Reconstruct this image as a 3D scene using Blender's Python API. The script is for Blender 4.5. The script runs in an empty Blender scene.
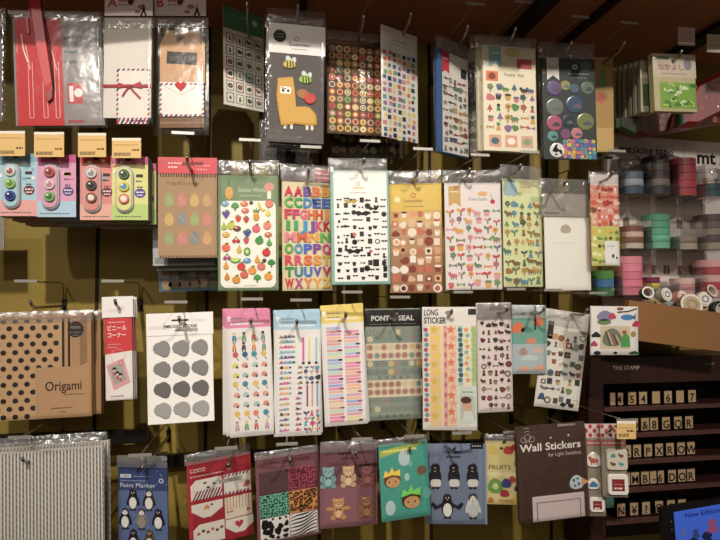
import bpy, math, random
from mathutils import Vector, Matrix
SC = bpy.context.scene
COL = SC.collection
# ------------------------------------------------------------------ camera
FPX = 541.0
YAW, PITCH = math.radians(9.4), math.radians(2.1)
CAM = Vector((0.0, -1.1, 1.45))
cam = bpy.data.cameras.new('camera'); camo = bpy.data.objects.new('camera', cam); COL.objects.link(camo)
cam.sensor_width = 36; cam.lens = 36*FPX/720; cam.clip_start = .01
camo.location = CAM; camo.rotation_euler = (math.pi/2+PITCH, 0, -YAW)
SC.camera = camo
CR = camo.rotation_euler.to_matrix()
# ------------------------------------------------------------------ world, lights, exposure
w = bpy.data.worlds.new('world'); SC.world = w; w.use_nodes = True
bg = w.node_tree.nodes['Background']; bg.inputs[0].default_value = (1.0, .86, .72, 1); bg.inputs[1].default_value = .10
def spot(loc, aim, power, ang=40, blend=.6, rad=.03, col=(1, .925, .83)):
    l = bpy.data.lights.new('ceiling_spot', 'SPOT'); o = bpy.data.objects.new('ceiling_spot', l); COL.objects.link(o)
    l.energy = power; l.spot_size = math.radians(ang); l.spot_blend = blend; l.shadow_soft_size = rad; l.color = col
    o.location = loc; o.rotation_euler = (Vector(aim)-Vector(loc)).to_track_quat('-Z', 'Y').to_euler()
spot((-.40, -2.0, 2.9), (-.06, -.1, 1.40), 150, 52, .95, .022)
spot((-1.0, -2.5, 2.7), (-.40, -.1, 1.55), 50, 40, .9, .03)
spot((1.0, -2.1, 2.9), (.50, -.1, 1.42), 105, 42, .9, .028)
def area(loc, aim, power, sx, sy, col):
    l = bpy.data.lights.new('fill_area', 'AREA'); o = bpy.data.objects.new('fill_area', l); COL.objects.link(o)
    l.energy = power; l.shape = 'RECTANGLE'; l.size = sx; l.size_y = sy; l.color = col
    o.location = loc; o.rotation_euler = (Vector(aim)-Vector(loc)).to_track_quat('-Z', 'Y').to_euler()
area((-.3, -2.9, 2.2), (0, 0, 1.5), 4, 1.2, .5, (1, .86, .7))  # broad weak fill light, added; no real fixture hangs here
SC.view_settings.view_transform = 'Standard'; SC.view_settings.look = 'None'
SC.view_settings.exposure = 0.27; SC.view_settings.gamma = 1.0; SC.view_settings.use_curve_mapping = False
SC.cycles.max_bounces = 6; SC.cycles.transparent_max_bounces = 24; SC.cycles.sample_clamp_indirect = 4
# ------------------------------------------------------------------ helpers
def px(u, v, Y, n=None, p0=None):
    """the point of the plane y = Y (or of the plane through p0 with normal n) that the photograph shows at u, v"""
    d = CR @ Vector(((u-360)/FPX, -(v-270)/FPX, -1))
    if n is None: t = (Y-CAM.y)/d.y
    else: t = (p0-CAM).dot(n)/d.dot(n)
    return CAM+d*t
def lin(c):
    if isinstance(c, str):
        c = c.lstrip('#'); c = [int(c[i:i+2], 16)/255 for i in (0, 2, 4)]
    r, g, b = ((x/12.92 if x <= .04045 else ((x+.055)/1.055)**2.4) for x in c); l = .3*r+.6*g+.1*b; k = .14
    return (r+(l-r)*k, g+(l-g)*k, b+(l-b)*k, 1.0)
def principled(name, col=None, rough=.5, metal=0, attr=False, spec=.5, bump=0, bscale=200, coat=0, emit=None, var=0):
    m = bpy.data.materials.new(name); m.use_nodes = True; nt = m.node_tree; b = nt.nodes['Principled BSDF']
    b.inputs['Roughness'].default_value = rough; b.inputs['Metallic'].default_value = metal
    b.inputs['Specular IOR Level'].default_value = spec; b.inputs['Coat Weight'].default_value = coat
    if attr:
        a = nt.nodes.new('ShaderNodeAttribute'); a.attribute_name = 'Col'; nt.links.new(a.outputs['Color'], b.inputs['Base Color'])
        if emit:
            nt.links.new(a.outputs['Color'], b.inputs['Emission Color']); b.inputs['Emission Strength'].default_value = emit
    else:
        b.inputs['Base Color'].default_value = lin(col)
    if var:
        n = nt.nodes.new('ShaderNodeTexNoise'); n.inputs['Scale'].default_value = 6; n.inputs['Detail'].default_value = 6
        tc = nt.nodes.new('ShaderNodeTexCoord'); nt.links.new(tc.outputs['Object'], n.inputs['Vector'])
        mx = nt.nodes.new('ShaderNodeMix'); mx.data_type = 'RGBA'; mx.blend_type = 'MIX'
        c = lin(col); mx.inputs['A'].default_value = tuple(x*(1-var) for x in c[:3])+(1,); mx.inputs['B'].default_value = tuple(min(1, x*(1+var)) for x in c[:3])+(1,)
        nt.links.new(n.outputs['Fac'], mx.inputs['Factor']); nt.links.new(mx.outputs['Result'], b.inputs['Base Color'])
    if bump:
        n = nt.nodes.new('ShaderNodeTexNoise'); n.inputs['Scale'].default_value = bscale
        tc = nt.nodes.new('ShaderNodeTexCoord'); nt.links.new(tc.outputs['Object'], n.inputs['Vector'])
        bp = nt.nodes.new('ShaderNodeBump'); bp.inputs['Strength'].default_value = bump; bp.inputs['Distance'].default_value = .001
        nt.links.new(n.outputs['Fac'], bp.inputs['Height']); nt.links.new(bp.outputs['Normal'], b.inputs['Normal'])
    return m
def plastic(name, tint, fac, rough, bscale=60, bump=.5, haze=0):
    m = bpy.data.materials.new(name); m.use_nodes = True; nt = m.node_tree; nt.nodes.clear()
    o = nt.nodes.new('ShaderNodeOutputMaterial'); mx = nt.nodes.new('ShaderNodeMixShader')
    t = nt.nodes.new('ShaderNodeBsdfTransparent'); g = nt.nodes.new('ShaderNodeBsdfGlossy')
    t.inputs[0].default_value = (*tint, 1); g.inputs['Roughness'].default_value = rough
    n = nt.nodes.new('ShaderNodeTexNoise'); n.inputs['Scale'].default_value = bscale; n.inputs['Detail'].default_value = 3
    tc = nt.nodes.new('ShaderNodeTexCoord'); nt.links.new(tc.outputs['Object'], n.inputs['Vector'])
    bp = nt.nodes.new('ShaderNodeBump'); bp.inputs['Strength'].default_value = bump; bp.inputs['Distance'].default_value = .004
    nt.links.new(n.outputs['Fac'], bp.inputs['Height']); nt.links.new(bp.outputs['Normal'], g.inputs['Normal'])
    lw = nt.nodes.new('ShaderNodeLayerWeight'); lw.inputs['Blend'].default_value = .25
    ma = nt.nodes.new('ShaderNodeMath'); ma.operation = 'MULTIPLY_ADD'; ma.inputs[1].default_value = .5; ma.inputs[2].default_value = fac
    nt.links.new(lw.outputs['Fresnel'], ma.inputs[0]); nt.links.new(ma.outputs[0], mx.inputs[0])
    if haze:
        df = nt.nodes.new('ShaderNodeBsdfDiffuse'); df.inputs[0].default_value = (.85, .85, .84, 1); m2 = nt.nodes.new('ShaderNodeMixShader'); m2.inputs[0].default_value = haze
        nt.links.new(g.outputs[0], m2.inputs[1]); nt.links.new(df.outputs[0], m2.inputs[2]); nt.links.new(m2.outputs[0], mx.inputs[2])
    else: nt.links.new(g.outputs[0], mx.inputs[2])
    nt.links.new(t.outputs[0], mx.inputs[1]); nt.links.new(mx.outputs[0], o.inputs[0])
    return m
M = dict(
    paper=principled('printed_paper', attr=True, rough=.6, spec=.3),
    puffy=principled('puffy_vinyl', attr=True, rough=.25, spec=.5),
    gloss=principled('glossy_card', attr=True, rough=.35, spec=.5),
    screen=principled('lit_screen', attr=True, rough=.2, emit=.7),
    wire=principled('chrome_wire', '#a8a29a', .28, 1),
    dark=principled('black_metal', '#17130f', .4, .3),
    tbar=principled('price_rail', '#b5b0a8', .3, .55),
    wall=principled('mustard_panel', '#8c7418', .55, 0, spec=.35, bump=.12, bscale=90, var=.08),
    seam=principled('dark_seam', '#15100a', .8),
    soffit=principled('brown_soffit', '#bc7448', .7, var=.15),
    beam=principled('dark_beam', '#20140f', .6),
    wood=principled('wood_tray', '#8f6030', .45, var=.2),
    cabinet=principled('maroon_cabinet', '#30140f', .45, spec=.4),
    cabin2=principled('maroon_ledge', '#4e2e28', .4),
    blackpl=principled('black_plastic', '#0c0c0e', .35),
    sleeve=plastic('cellophane', (.96, .96, .95), .018, .11, 38, .42),
    flap=plastic('creased_cellophane', (.88, .87, .86), .22, .15, 90, .9, .45),
    calm=plastic('flat_cellophane', (.96, .96, .95), .016, .16, 22, .22),
    clear=plastic('clear_acrylic', (.975, .975, .98), .05, .06, 20, .15),
)
def link(name, data, parent=None):
    o = bpy.data.objects.new(name, data); COL.objects.link(o); o.parent = parent; return o
def tag(o, label=None, cat=None, group=None, kind=None):
    if label: o['label'] = label
    if cat: o['category'] = cat
    if group: o['group'] = group
    if kind: o['kind'] = kind
    return o
class MB:
    """collects faces, then links them as one mesh"""
    def __init__(s): s.v = []; s.f = []; s.c = []; s.m = []
    def add(s, vs, fs, col=(1, 1, 1, 1), mi=0):
        n = len(s.v); s.v += [tuple(v) for v in vs]
        for f in fs: s.f.append([n+i for i in f]); s.c.append(col); s.m.append(mi)
    def box(s, a, b, col=(1, 1, 1, 1)):
        x0, y0, z0 = a; x1, y1, z1 = b
        v = [(x, y, z) for x in (x0, x1) for y in (y0, y1) for z in (z0, z1)]
        s.add(v, [(0, 1, 3, 2), (4, 6, 7, 5), (0, 4, 5, 1), (2, 3, 7, 6), (0, 2, 6, 4), (1, 5, 7, 3)], col)
    def tube(s, pts, r, n=8, col=(1, 1, 1, 1)):
        pts = [Vector(p) for p in pts]; rings = []
        for i, p in enumerate(pts):
            d = (pts[min(i+1, len(pts)-1)]-pts[max(i-1, 0)]).normalized()
            a = d.orthogonal().normalized() if abs(d.z) > .9 else d.cross(Vector((0, 0, 1))).normalized()
            b = d.cross(a)
            rings.append([p+(a*math.cos(2*math.pi*k/n)+b*math.sin(2*math.pi*k/n))*r for k in range(n)])
        vs = [q for rg in rings for q in rg]; fs = []
        for i in range(len(rings)-1):
            for k in range(n): fs.append((i*n+k, i*n+(k+1) % n, (i+1)*n+(k+1) % n, (i+1)*n+k))
        fs.append(tuple(range(n))[::-1]); fs.append(tuple((len(rings)-1)*n+k for k in range(n)))
        s.add(vs, fs, col)
    def ring(s, c, ax, prof, n=28, col=(1, 1, 1, 1), cols=None):
        """profile (radius, height) swept round the axis ax"""
        c = Vector(c); ax = Vector(ax).normalized(); a = ax.orthogonal().normalized(); b = ax.cross(a); m = len(prof)
        vs = [c+ax*h+(a*math.cos(2*math.pi*k/n)+b*math.sin(2*math.pi*k/n))*r for r, h in prof for k in range(n)]
        for i in range(m):
            j = (i+1) % m
            fs = [(i*n+k, i*n+(k+1) % n, j*n+(k+1) % n, j*n+k) for k in range(n)]
            if i == 0: s.add(vs, fs, cols[0] if cols else col); base = len(s.v)-len(vs)
            else:
                for f in fs: s.f.append([base+q for q in f]); s.c.append(cols[i] if cols else col); s.m.append(0)
    def build(s, name, mats, parent=None, smooth=False):
        me = bpy.data.meshes.new(name); me.from_pydata(s.v, [], s.f)
        if not isinstance(mats, (list, tuple)): mats = [mats]
        for m in mats: me.materials.append(M[m])
        me.polygons.foreach_set('material_index', s.m)
        ca = me.color_attributes.new('Col', 'FLOAT_COLOR', 'CORNER'); buf = []
        for f, c in zip(s.f, s.c): buf += list(c)*len(f)
        ca.data.foreach_set('color', buf)
        if smooth: me.polygons.foreach_set('use_smooth', [True]*len(s.f))
        me.update(); return link(name, me, parent)
_txt = {}
def glyphs(t, bold=0, sx=1):
    k = (t, bold)
    if k not in _txt:
        cu = bpy.data.curves.new('t', 'FONT'); cu.body = t; cu.size = 1; cu.offset = bold; cu.resolution_u = 3
        o = bpy.data.objects.new('t', cu); COL.objects.link(o); bpy.context.view_layer.update()
        me = bpy.data.meshes.new_from_object(o.evaluated_get(bpy.context.evaluated_depsgraph_get()))
        _txt[k] = ([(v.co.x, v.co.y) for v in me.vertices], [tuple(p.vertices) for p in me.polygons])
        bpy.data.objects.remove(o); bpy.data.curves.remove(cu); bpy.data.meshes.remove(me)
    return _txt[k]
LAY = .00014
class Art(MB):
    """flat or raised shapes on the front of a pack, in pixels of the pack's own face"""
    def __init__(s, P, L0=0): super().__init__(); s.P = P; s.L0 = L0
    sc = None
    def q(s, x, y, z):
        if s.sc: x = s.sc[0]+(x-s.sc[0])*s.sc[2]; y = s.sc[1]+(y-s.sc[1])*s.sc[2]
        return s.P.loc(x, y, z)
    def poly(s, pts, col, L=1, h=0, inset=.88, mi=0):
        col = lin(col) if not (isinstance(col, tuple) and len(col) == 4) else col
        z = (L+s.L0)*LAY+s.P.front
        if not h: s.add([s.q(x, y, z) for x, y in pts], [tuple(range(len(pts)))[::-1]], col, mi); return
        n = len(pts); cx = sum(p[0] for p in pts)/n; cy = sum(p[1] for p in pts)/n
        r = [[s.q(x, y, z) for x, y in pts], [s.q(x, y, z+h*.6) for x, y in pts], [s.q(cx+(x-cx)*inset, cy+(y-cy)*inset, z+h) for x, y in pts]]
        fs = [(k*n+i, k*n+(i+1) % n, (k+1)*n+(i+1) % n, (k+1)*n+i) for k in (0, 1) for i in range(n)]+[tuple(2*n+i for i in range(n))[::-1]]
        s.add(r[0]+r[1]+r[2], fs, col, mi)
    def rect(s, x0, y0, x1, y1, col, L=1, h=0, a=0):
        p = [(x0, y0), (x1, y0), (x1, y1), (x0, y1)]
        if a:
            cx, cy, c, n = (x0+x1)/2, (y0+y1)/2, math.cos(a), math.sin(a); p = [(cx+(x-cx)*c-(y-cy)*n, cy+(x-cx)*n+(y-cy)*c) for x, y in p]
        s.poly(p, col, L, h)
    def rrect(s, x0, y0, x1, y1, r, col, L=1, h=0):
        p = []
        for cx, cy, a0 in ((x1-r, y0+r, -90), (x1-r, y1-r, 0), (x0+r, y1-r, 90), (x0+r, y0+r, 180)):
            for k in range(5): a = math.radians(a0+22.5*k); p.append((cx+r*math.cos(a), cy+r*math.sin(a)))
        s.poly(p, col, L, h, .94)
    def ell(s, cx, cy, rx, ry, col, L=1, h=0, n=16, a=0, wob=0, ph=0):
        p = []
        for k in range(n):
            t = 2*math.pi*k/n; w_ = 1+wob*math.sin(3*t+ph)+wob*.6*math.cos(2*t-ph); x = rx*math.cos(t)*w_; y = ry*math.sin(t)*w_
            p.append((cx+x*math.cos(a)-y*math.sin(a), cy+x*math.sin(a)+y*math.cos(a)))
        s.poly(p, col, L, h)
    def annul(s, cx, cy, r0, r1, col, L=1, n=20):
        for k in range(n):
            t, u = 2*math.pi*k/n, 2*math.pi*(k+1)/n
            s.poly([(cx+r0*math.cos(t), cy+r0*math.sin(t)), (cx+r1*math.cos(t), cy+r1*math.sin(t)), (cx+r1*math.cos(u), cy+r1*math.sin(u)), (cx+r0*math.cos(u), cy+r0*math.sin(u))], col, L)
    def line(s, pts, w_, col, L=1):
        for (x0, y0), (x1, y1) in zip(pts, pts[1:]):
            d = math.hypot(x1-x0, y1-y0) or 1; nx, ny = -(y1-y0)/d*w_/2, (x1-x0)/d*w_/2
            s.poly([(x0+nx, y0+ny), (x1+nx, y1+ny), (x1-nx, y1-ny), (x0-nx, y0-ny)], col, L)
    def star(s, cx, cy, r, col, L=1, n=5, k=.45, h=0, a=0):
        s.poly([(cx+(r if i % 2 == 0 else r*k)*math.sin(math.pi*i/n+a), cy-(r if i % 2 == 0 else r*k)*math.cos(math.pi*i/n+a)) for i in range(2*n)], col, L, h)
    def heart(s, cx, cy, r, col, L=1, h=0):
        s.poly([(cx+r*math.sin(t)**3, cy-r*(13*math.cos(t)-5*math.cos(2*t)-2*math.cos(3*t)-math.cos(4*t))/16) for t in [2*math.pi*i/22 for i in range(22)]], col, L, h)
    def text(s, t, x, y, size, col, L=1, bold=0, wid=None, align='l', h=0):
        """x, y: left end (or middle) of the baseline; wid: forced width"""
        vs, fs = glyphs(t, bold)
        if not vs: return
        x0 = min(v[0] for v in vs); x1 = max(v[0] for v in vs); k = size
        kx = wid/(x1-x0) if wid else size
        ox = x-x0*kx if align == 'l' else x-(x0+x1)/2*kx
        z = (L+s.L0)*LAY+s.P.front; c = lin(col)
        s.add([s.q(ox+vx*kx, y-vy*k, z+h) for vx, vy in vs], fs, c)
        if h:
            ed = {}
            for f in fs:
                for i in range(len(f)):
                    a, b = f[i], f[(i+1) % len(f)]
                    if (b, a) in ed: del ed[(b, a)]
                    else: ed[(a, b)] = 1
            for a, b in ed:
                pa, pb = vs[a], vs[b]
                s.add([s.q(ox+pa[0]*kx, y-pa[1]*k, z+h), s.q(ox+pb[0]*kx, y-pb[1]*k, z+h), s.q(ox+pb[0]*kx, y-pb[1]*k, z), s.q(ox+pa[0]*kx, y-pa[1]*k, z)], [(0, 1, 2, 3)], c)
    def motif(s, k, x, y, r, c, c2, L=1, rnd=random):
        if k == 'dot': s.ell(x, y, r, r, c, L, n=12)
        elif k == 'ring': s.ell(x, y, r, r, c, L, n=12); s.ell(x, y, r*.62, r*.62, c2, L+1, n=10)
        elif k == 'leaf':
            s.line([(x, y+r), (x, y-r*.3)], r*.3, '#4c6b3a', L)
            s.ell(x-r*.45, y-r*.2, r*.55, r*.35, c, L+1, n=8, a=.6); s.ell(x+r*.45, y-r*.3, r*.55, r*.35, c2, L+1, n=8, a=-.6)
        elif k == 'flower':
            s.line([(x, y+r), (x, y)], r*.25, '#5b7a45', L)
            for i in range(5): s.ell(x+r*.45*math.cos(i*1.256), y-r*.3+r*.45*math.sin(i*1.256), r*.35, r*.35, c, L+1, n=7)
            s.ell(x, y-r*.3, r*.25, r*.25, c2, L+2, n=7)
        elif k == 'fig':
            s.ell(x, y-r*.45, r*.45, r*.45, c2, L, n=9); s.poly([(x-r*.3, y-r*.1), (x+r*.3, y-r*.1), (x+r*.55, y+r), (x-r*.55, y+r)], c, L)
        elif k == 'sq': s.rect(x-r*.8, y-r*.8, x+r*.8, y+r*.8, c, L); s.rect(x-r*.4, y-r*.4, x+r*.4, y+r*.4, c2, L+1)
        elif k == 'box': s.rect(x-r*.75, y-r*.9, x+r*.75, y+r*.9, c, L)
        elif k == 'bar': s.rect(x-r*1.1, y-r*.3, x+r*1.1, y+r*.3, c, L); s.rect(x-r*.5, y-r*.6, x-r*.1, y+r*.5, c2, L+1)
        elif k == 'star': s.star(x, y, r, c, L)
        elif k == 'tree': s.poly([(x, y-r), (x+r*.7, y+r*.5), (x-r*.7, y+r*.5)], c, L); s.rect(x-r*.12, y+r*.5, x+r*.12, y+r, c2, L)
        elif k == 'cup': s.poly([(x-r*.8, y-r*.5), (x+r*.8, y-r*.5), (x+r*.5, y+r*.8), (x-r*.5, y+r*.8)], c, L); s.ell(x, y-r*.5, r*.8, r*.28, c2, L+1, n=10)
        elif k == 'beast':
            s.ell(x, y, r*.95, r*.5, c, L, n=10); s.ell(x-r*.8, y-r*.5, r*.4, r*.4, c, L, n=8)
            for q in (-.6, -.1, .5): s.rect(x+q*r, y+r*.2, x+q*r+r*.22, y+r*.9, c2, L)
        elif k == 'blob': s.ell(x, y, r, r*.85, c, L, n=11, wob=.14, ph=rnd.random()*6)
        elif k == 'stache': s.poly([(x, y-r*.15), (x+r*.45, y-r*.4), (x+r*1.2, y-r*.25), (x+r*.6, y+r*.35), (x, y+r*.12), (x-r*.6, y+r*.35), (x-r*1.2, y-r*.25), (x-r*.45, y-r*.4)], c, L)
        elif k == 'bow': s.poly([(x-r, y-r*.5), (x, y), (x-r, y+r*.5)], c, L); s.poly([(x+r, y-r*.5), (x+r, y+r*.5), (x, y)], c, L); s.ell(x, y, r*.25, r*.25, c2, L+1, n=6)
    def field(s, x0, y0, x1, y1, nx, ny, pal, kinds, r, seed=1, L=1, jit=.15, skip=0, alt=None):
        rn = random.Random(seed); dx, dy = (x1-x0)/nx, (y1-y0)/ny
        for j in range(ny):
            for i in range(nx):
                if rn.random() < skip: continue
                x = x0+dx*(i+.5+rn.uniform(-jit, jit)); y = y0+dy*(j+.5+rn.uniform(-jit, jit))
                s.motif(rn.choice(kinds), x, y, r*1.2*rn.uniform(.85, 1.12), rn.choice(pal), rn.choice(alt or pal), L, rn)
    def tiny(s, x0, x1, y, col, hh=1.1, L=1, seed=3):
        """a line of print too small to read"""
        rn = random.Random(seed+int(y*7)); x = x0
        while x < x1:
            d = rn.uniform(1.2, 3.2); s.rect(x, y-hh/2, min(x1, x+d), y+hh/2, col, L); x += d+.7
    def done(s, name, parent=None, mat='paper', smooth=False): return s.build(name, mat, parent or s.P.root, smooth)
class Pack:
    def __init__(s, name, label, cat, tl, tr, bl, Y=-.17, a=0, th=.0015, group=None):
        p0 = px(*tl, Y); b = px(*bl, Y); Z = (p0-b).normalized(); s.H = (p0-b).length
        psi = math.radians(a)
        if abs((tl[1]+tr[1])/2-290) > 90 and not a:      # the edge is far enough from eye level to show how the pack is turned
            r = px(*tr, 0, Z, p0); psi = max(-.3, min(.5, math.atan2((r-p0).y, (r-p0).x)))
        n0 = Vector((math.sin(psi), -math.cos(psi), 0)); X = n0.cross(Z).normalized()
        if X.x < 0: X = -X
        n = Z.cross(X); r = px(*tr, 0, n, p0); s.W = (r-p0).dot(X); Dn = -Z
        s.tl = tl; s.pw = math.hypot(tr[0]-tl[0], tr[1]-tl[1]); s.ph = math.hypot(bl[0]-tl[0], bl[1]-tl[1])
        Yv = Z.cross(X); base = p0+X*s.W/2+Dn*s.H
        s.root = bpy.data.objects.new(name, None); COL.objects.link(s.root); s.root.empty_display_size = .02
        s.root.matrix_world = Matrix(((X.x, Yv.x, Z.x, base.x), (X.y, Yv.y, Z.y, base.y), (X.z, Yv.z, Z.z, base.z), (0, 0, 0, 1)))
        s.th = th; s.front = 0; s.kx = s.W/s.pw; s.ky = s.H/s.ph
        tag(s.root, label, cat, group)
    def loc(s, x, y, z=0): return ((x-s.tl[0])*s.kx-s.W/2, -z, s.H-(y-s.tl[1])*s.ky)
    def box(s, x0, y0, x1, y1): x, _, z = s.loc(x0, y0); x2, _, z2 = s.loc(x1, y1); return x, x2, z2, z
    def card(s, x0, y0, x1, y1, col, th=None, zf=0, hole=None):
        """an Art whose first faces are the card's own body; z = 0 is the front"""
        A = Art(s); A.L0 = 0; th = s.th if th is None else th
        xa, xb, za, zb = s.box(x0, y0, x1, y1); A.box((xa, -zf, za), (xb, -zf+th, zb), lin(col)); return A
    def sleeve(s, x0, y0, x1, y1, flap=None, off=.0022, back=.0035, seed=1, amp=.0012, name='plastic_sleeve', mat='sleeve'):
        """clear bag: crinkled front film, flat back film, joined at the rim; above flap the film is creased"""
        rn = random.Random(seed*31+7); xa, xb, za, zb = s.box(x0, y0, x1, y1); W, H = xb-xa, zb-za
        nx, nz = max(4, int(W/.005)), max(6, int(H/.006)); B = MB()
        fl = za+(zb-za) if flap is None else s.loc(0, flap)[2]
        def zz(i, j):
            if i in (0, nx) or j in (0, nz): return -off*.2
            z = za+H*j/nz; k = 1.6 if z > fl else (.7 if min(i, nx-i) < 2 else .2)
            return -off-amp*k*rn.random()
        vs = [(xa+W*i/nx, zz(i, j), za+H*j/nz) for j in range(nz+1) for i in range(nx+1)]
        lo = []; hi = []
        for j in range(nz):
            for i in range(nx):
                f = (j*(nx+1)+i, j*(nx+1)+i+1, (j+1)*(nx+1)+i+1, (j+1)*(nx+1)+i); (hi if za+H*(j+.5)/nz > fl else lo).append(f)
        B.add(vs, lo); n = len(B.v)-len(vs)
        for f in hi: B.f.append(list(f)); B.c.append((1, 1, 1, 1)); B.m.append(1)
        B.add([(xa, back, za), (xb, back, za), (xb, back, zb), (xa, back, zb)], [(3, 2, 1, 0)])
        return B.build(name, [mat, 'flap'], s.root, True)
    def behind(s, n, dx=-.002, dz=-.001, dy=.004, label=None, roll=0, group=None):
        for k in range(1, n+1):
            r = s.root.copy(); COL.objects.link(r)
            r.matrix_world = Matrix.Translation((dx*k, dy*k, dz*k)) @ s.root.matrix_world @ Matrix.Rotation(math.radians(roll*k), 4, 'Y')
            r['label'] = label; r['group'] = group or (label+' group')
            for c in s.root.children:
                if 'sticker' in c.name and n: continue
                q = c.copy(); COL.objects.link(q); q.parent = r; q.matrix_parent_inverse = Matrix()
# ------------------------------------------------------------------ the setting
def struct(name, mb, mat): o = mb.build(name, mat); o['kind'] = 'structure'; return o
b = MB(); b.box((-1.9, 0, 0), (1.9, .06, 2.6)); struct('wall_back', b, 'wall')
for i, u in enumerate((-26, 97, 207, 320, 430, 548)):
    p = px(u, 290, 0); b = MB(); b.box((p.x-.003, -.0022, .3), (p.x+.003, .001, 2.2)); struct('trim_%d' % (i+1), b, 'seam')
SZ = 1.975
b = MB(); b.box((-1.9, -.40, SZ), (1.9, .0, SZ+.05)); struct('ceiling', b, 'soffit')
for i, x in enumerate((.05, .47, .60, .86)):
    b = MB(); b.box((x, -.40, SZ-.012), (x+(.035 if i % 2 else .012), -.001, SZ+.001)); struct('trim_%d' % (i+11), b, 'beam')
b = MB(); b.box((-3, -4, -.05), (3, .06, 0)); struct('floor', b, 'wall')
# bars that carry the hooks
def rail(label, u0, v0, u1, v1, Y, h=.02):
    a, c = px(u0, v0, Y), px(u1, v1, Y); B = MB(); z = a.z
    B.box((a.x, Y, z-h), (c.x, Y+.012, z)); o = B.build('metal_rail', 'dark')
    for x in (a.x+.02, c.x-.02):
        B = MB(); B.box((x-.006, Y+.012, z-h), (x+.006, .0, z-.002)); B.build('rail_bracket', 'dark', o)
    tag(o, label, 'rail')
rail('black hook rail with a shiny end, above the navy penguin pack', -40, 437, 147, 433, -.06, .024)
rail('black hook rail low on the wall, behind the bottom row of packs', 150, 456, 520, 450, -.03, .022)
# ------------------------------------------------------------------ peg hooks
def hook(label, tip, T=None, Y=-.222, long=0, tag_w=.034, up=.012):
    r = bpy.data.objects.new('peg_hook', None); COL.objects.link(r); r.empty_display_size = .02
    p = px(*tip, Y); base = Vector((p.x, 0, p.z-up)); r.location = base
    tag(r, label, 'hook', 'chrome peg hooks on the wall')
    B = MB(); pts = [(0, 0, 0), (0, Y+.018, 0), (0, Y+.006, up*.45), (0, Y, up)]; B.tube(pts, .0026); B.build('peg', 'wire', r, True)
    B = MB(); B.box((-.004, -.004, -.012), (.004, 0, .012)); B.build('mounting_plate', 'dark', r)
    if T:
        t = px(*T, Y-.004); dz = t.z-base.z; dx = t.x-base.x
        B = MB(); B.tube([(0, -.004, .008), (0, -.012, dz-.004), (dx*.2, -.022, dz-.001), (dx, Y-.002, dz-.001)], .0013, 6); B.build('label_arm', 'wire', r, True)
        B = MB(); B.box((dx-tag_w/2, Y-.0052, dz-.0022), (dx+tag_w/2, Y-.0035, dz+.0022)); B.build('label_holder', 'tbar', r)
    return r
H = lambda what: 'chrome peg hook '+what
hook(H('holding the dark card with the yellow llama'), (298, 4), None)
hook(H('above the round button sticker sheet'), (364, 15), (372, -8))
hook(H('above the white sheet of little coloured squares'), (411, 12), (415, -14))
hook(H('above the blue edged travel sticker pack'), (468, 25), (475, 4))
hook(H('above the cream pack with the teal label'), (516, 27), (523, 2))
hook(H('above the dark pack of planet circles'), (572, 41), (580, 17))
hook(H('above the narrow gold card, top right of the planet pack'), (625, 41), (629, 23))
hook(H('holding the slanted green stamp sheet'), (247, 2), None)
hook(H('above the spiral notebook with the red header'), (187, 156), (183, 133))
hook(H('above the fruit sticker pack'), (250, 160), (250, 140))
hook(H('above the rainbow alphabet stickers'), (309, 168), (311, 147))
hook(H('above the black moustache stickers'), (364, 158), (370, 141))
hook(H('above the yellow and brown food stickers'), (418, 170), (423, 149))
hook(H('above the pink flower stickers'), (470, 168), (480, 155))
hook(H('above the pale green forest stickers'), (521, 164), (530, 152))
hook(H('holding the plain white memo sheets'), (566, 180), None)
hook(H('with a long bare arm, above the red animal sheet'), (613, 171), (617, 151), -.21)
hook(H('above the kraft origami paper'), (30, 301), (26, 281), -.15)
hook(H('above the narrow red and white pack'), (115, 300), (113, 281), -.175)
hook(H('above the sheet of grey embossed blobs'), (179, 317), (176, 302))
hook(H('through the pink headed sticker sheet'), (251, 319), (252, 299))
hook(H('through the light blue headed sticker sheet'), (297, 320), (301, 300))
hook(H('through the yellow headed sticker sheet'), (346, 313), (352, 292))
hook(H('above the dark headed button seals'), (397, 313), (400, 297))
hook(H('above the long flower strip sticker sheet'), (452, 310), (463, 292))
hook(H('above the pink sheet of small dark icons'), (508, 307), (516, 289))
hook(H('above the orange and teal fish sheet'), (545, 307), (553, 290))
hook(H('above the slanted white sheet of small pictures'), (588, 309), (598, 293))
hook(H('poking out over the grey striped pad'), (22, 458), (20, 437), -.17)
hook(H('above the navy penguin point markers'), (142, 466), (140, 455))
hook(H('above the red envelope stickers'), (228, 464), (226, 448))
hook(H('above the animal print stickers'), (290, 459), (287, 444))
hook(H('above the brown bear stickers'), (356, 452), (362, 439))
hook(H('above the teal pack of faces in leaf hats'), (410, 448), (414, 436))
hook(H('above the grey blue penguin stickers'), (455, 447), (462, 433))
hook(H('above the small yellow fruits pack'), (505, 440), (512, 432), -.18)
hook(H('above the brown wall sticker pack'), (560, 437), (566, 425), -.2)
# ------------------------------------------------------------------ top row
MULTI = ['#c84a3c', '#3d6fa8', '#d9a93c', '#5c9a56', '#2d2a2a', '#d27f9a', '#7a5fa0']
def sheet(name, label, cat, tl, tr, bl, Y=-.17, a=0, base='#ece6e0', film='sleeve', card=None, sleeve=None, flap=None, seed=1, th=.0015, edge=None, group=None, mat='paper'):
    P = Pack(name, label, cat, tl, tr, bl, Y, a, th, group)
    c = card or (tl[0], tl[1], tl[0]+P.pw, tl[1]+P.ph)
    A = P.card(*c, base, th)
    if sleeve is not False:
        s = sleeve or (tl[0], tl[1], tl[0]+P.pw, tl[1]+P.ph); P.sleeve(*s, flap=flap, seed=seed, back=th+.001, mat=film)
    return P, A
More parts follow.
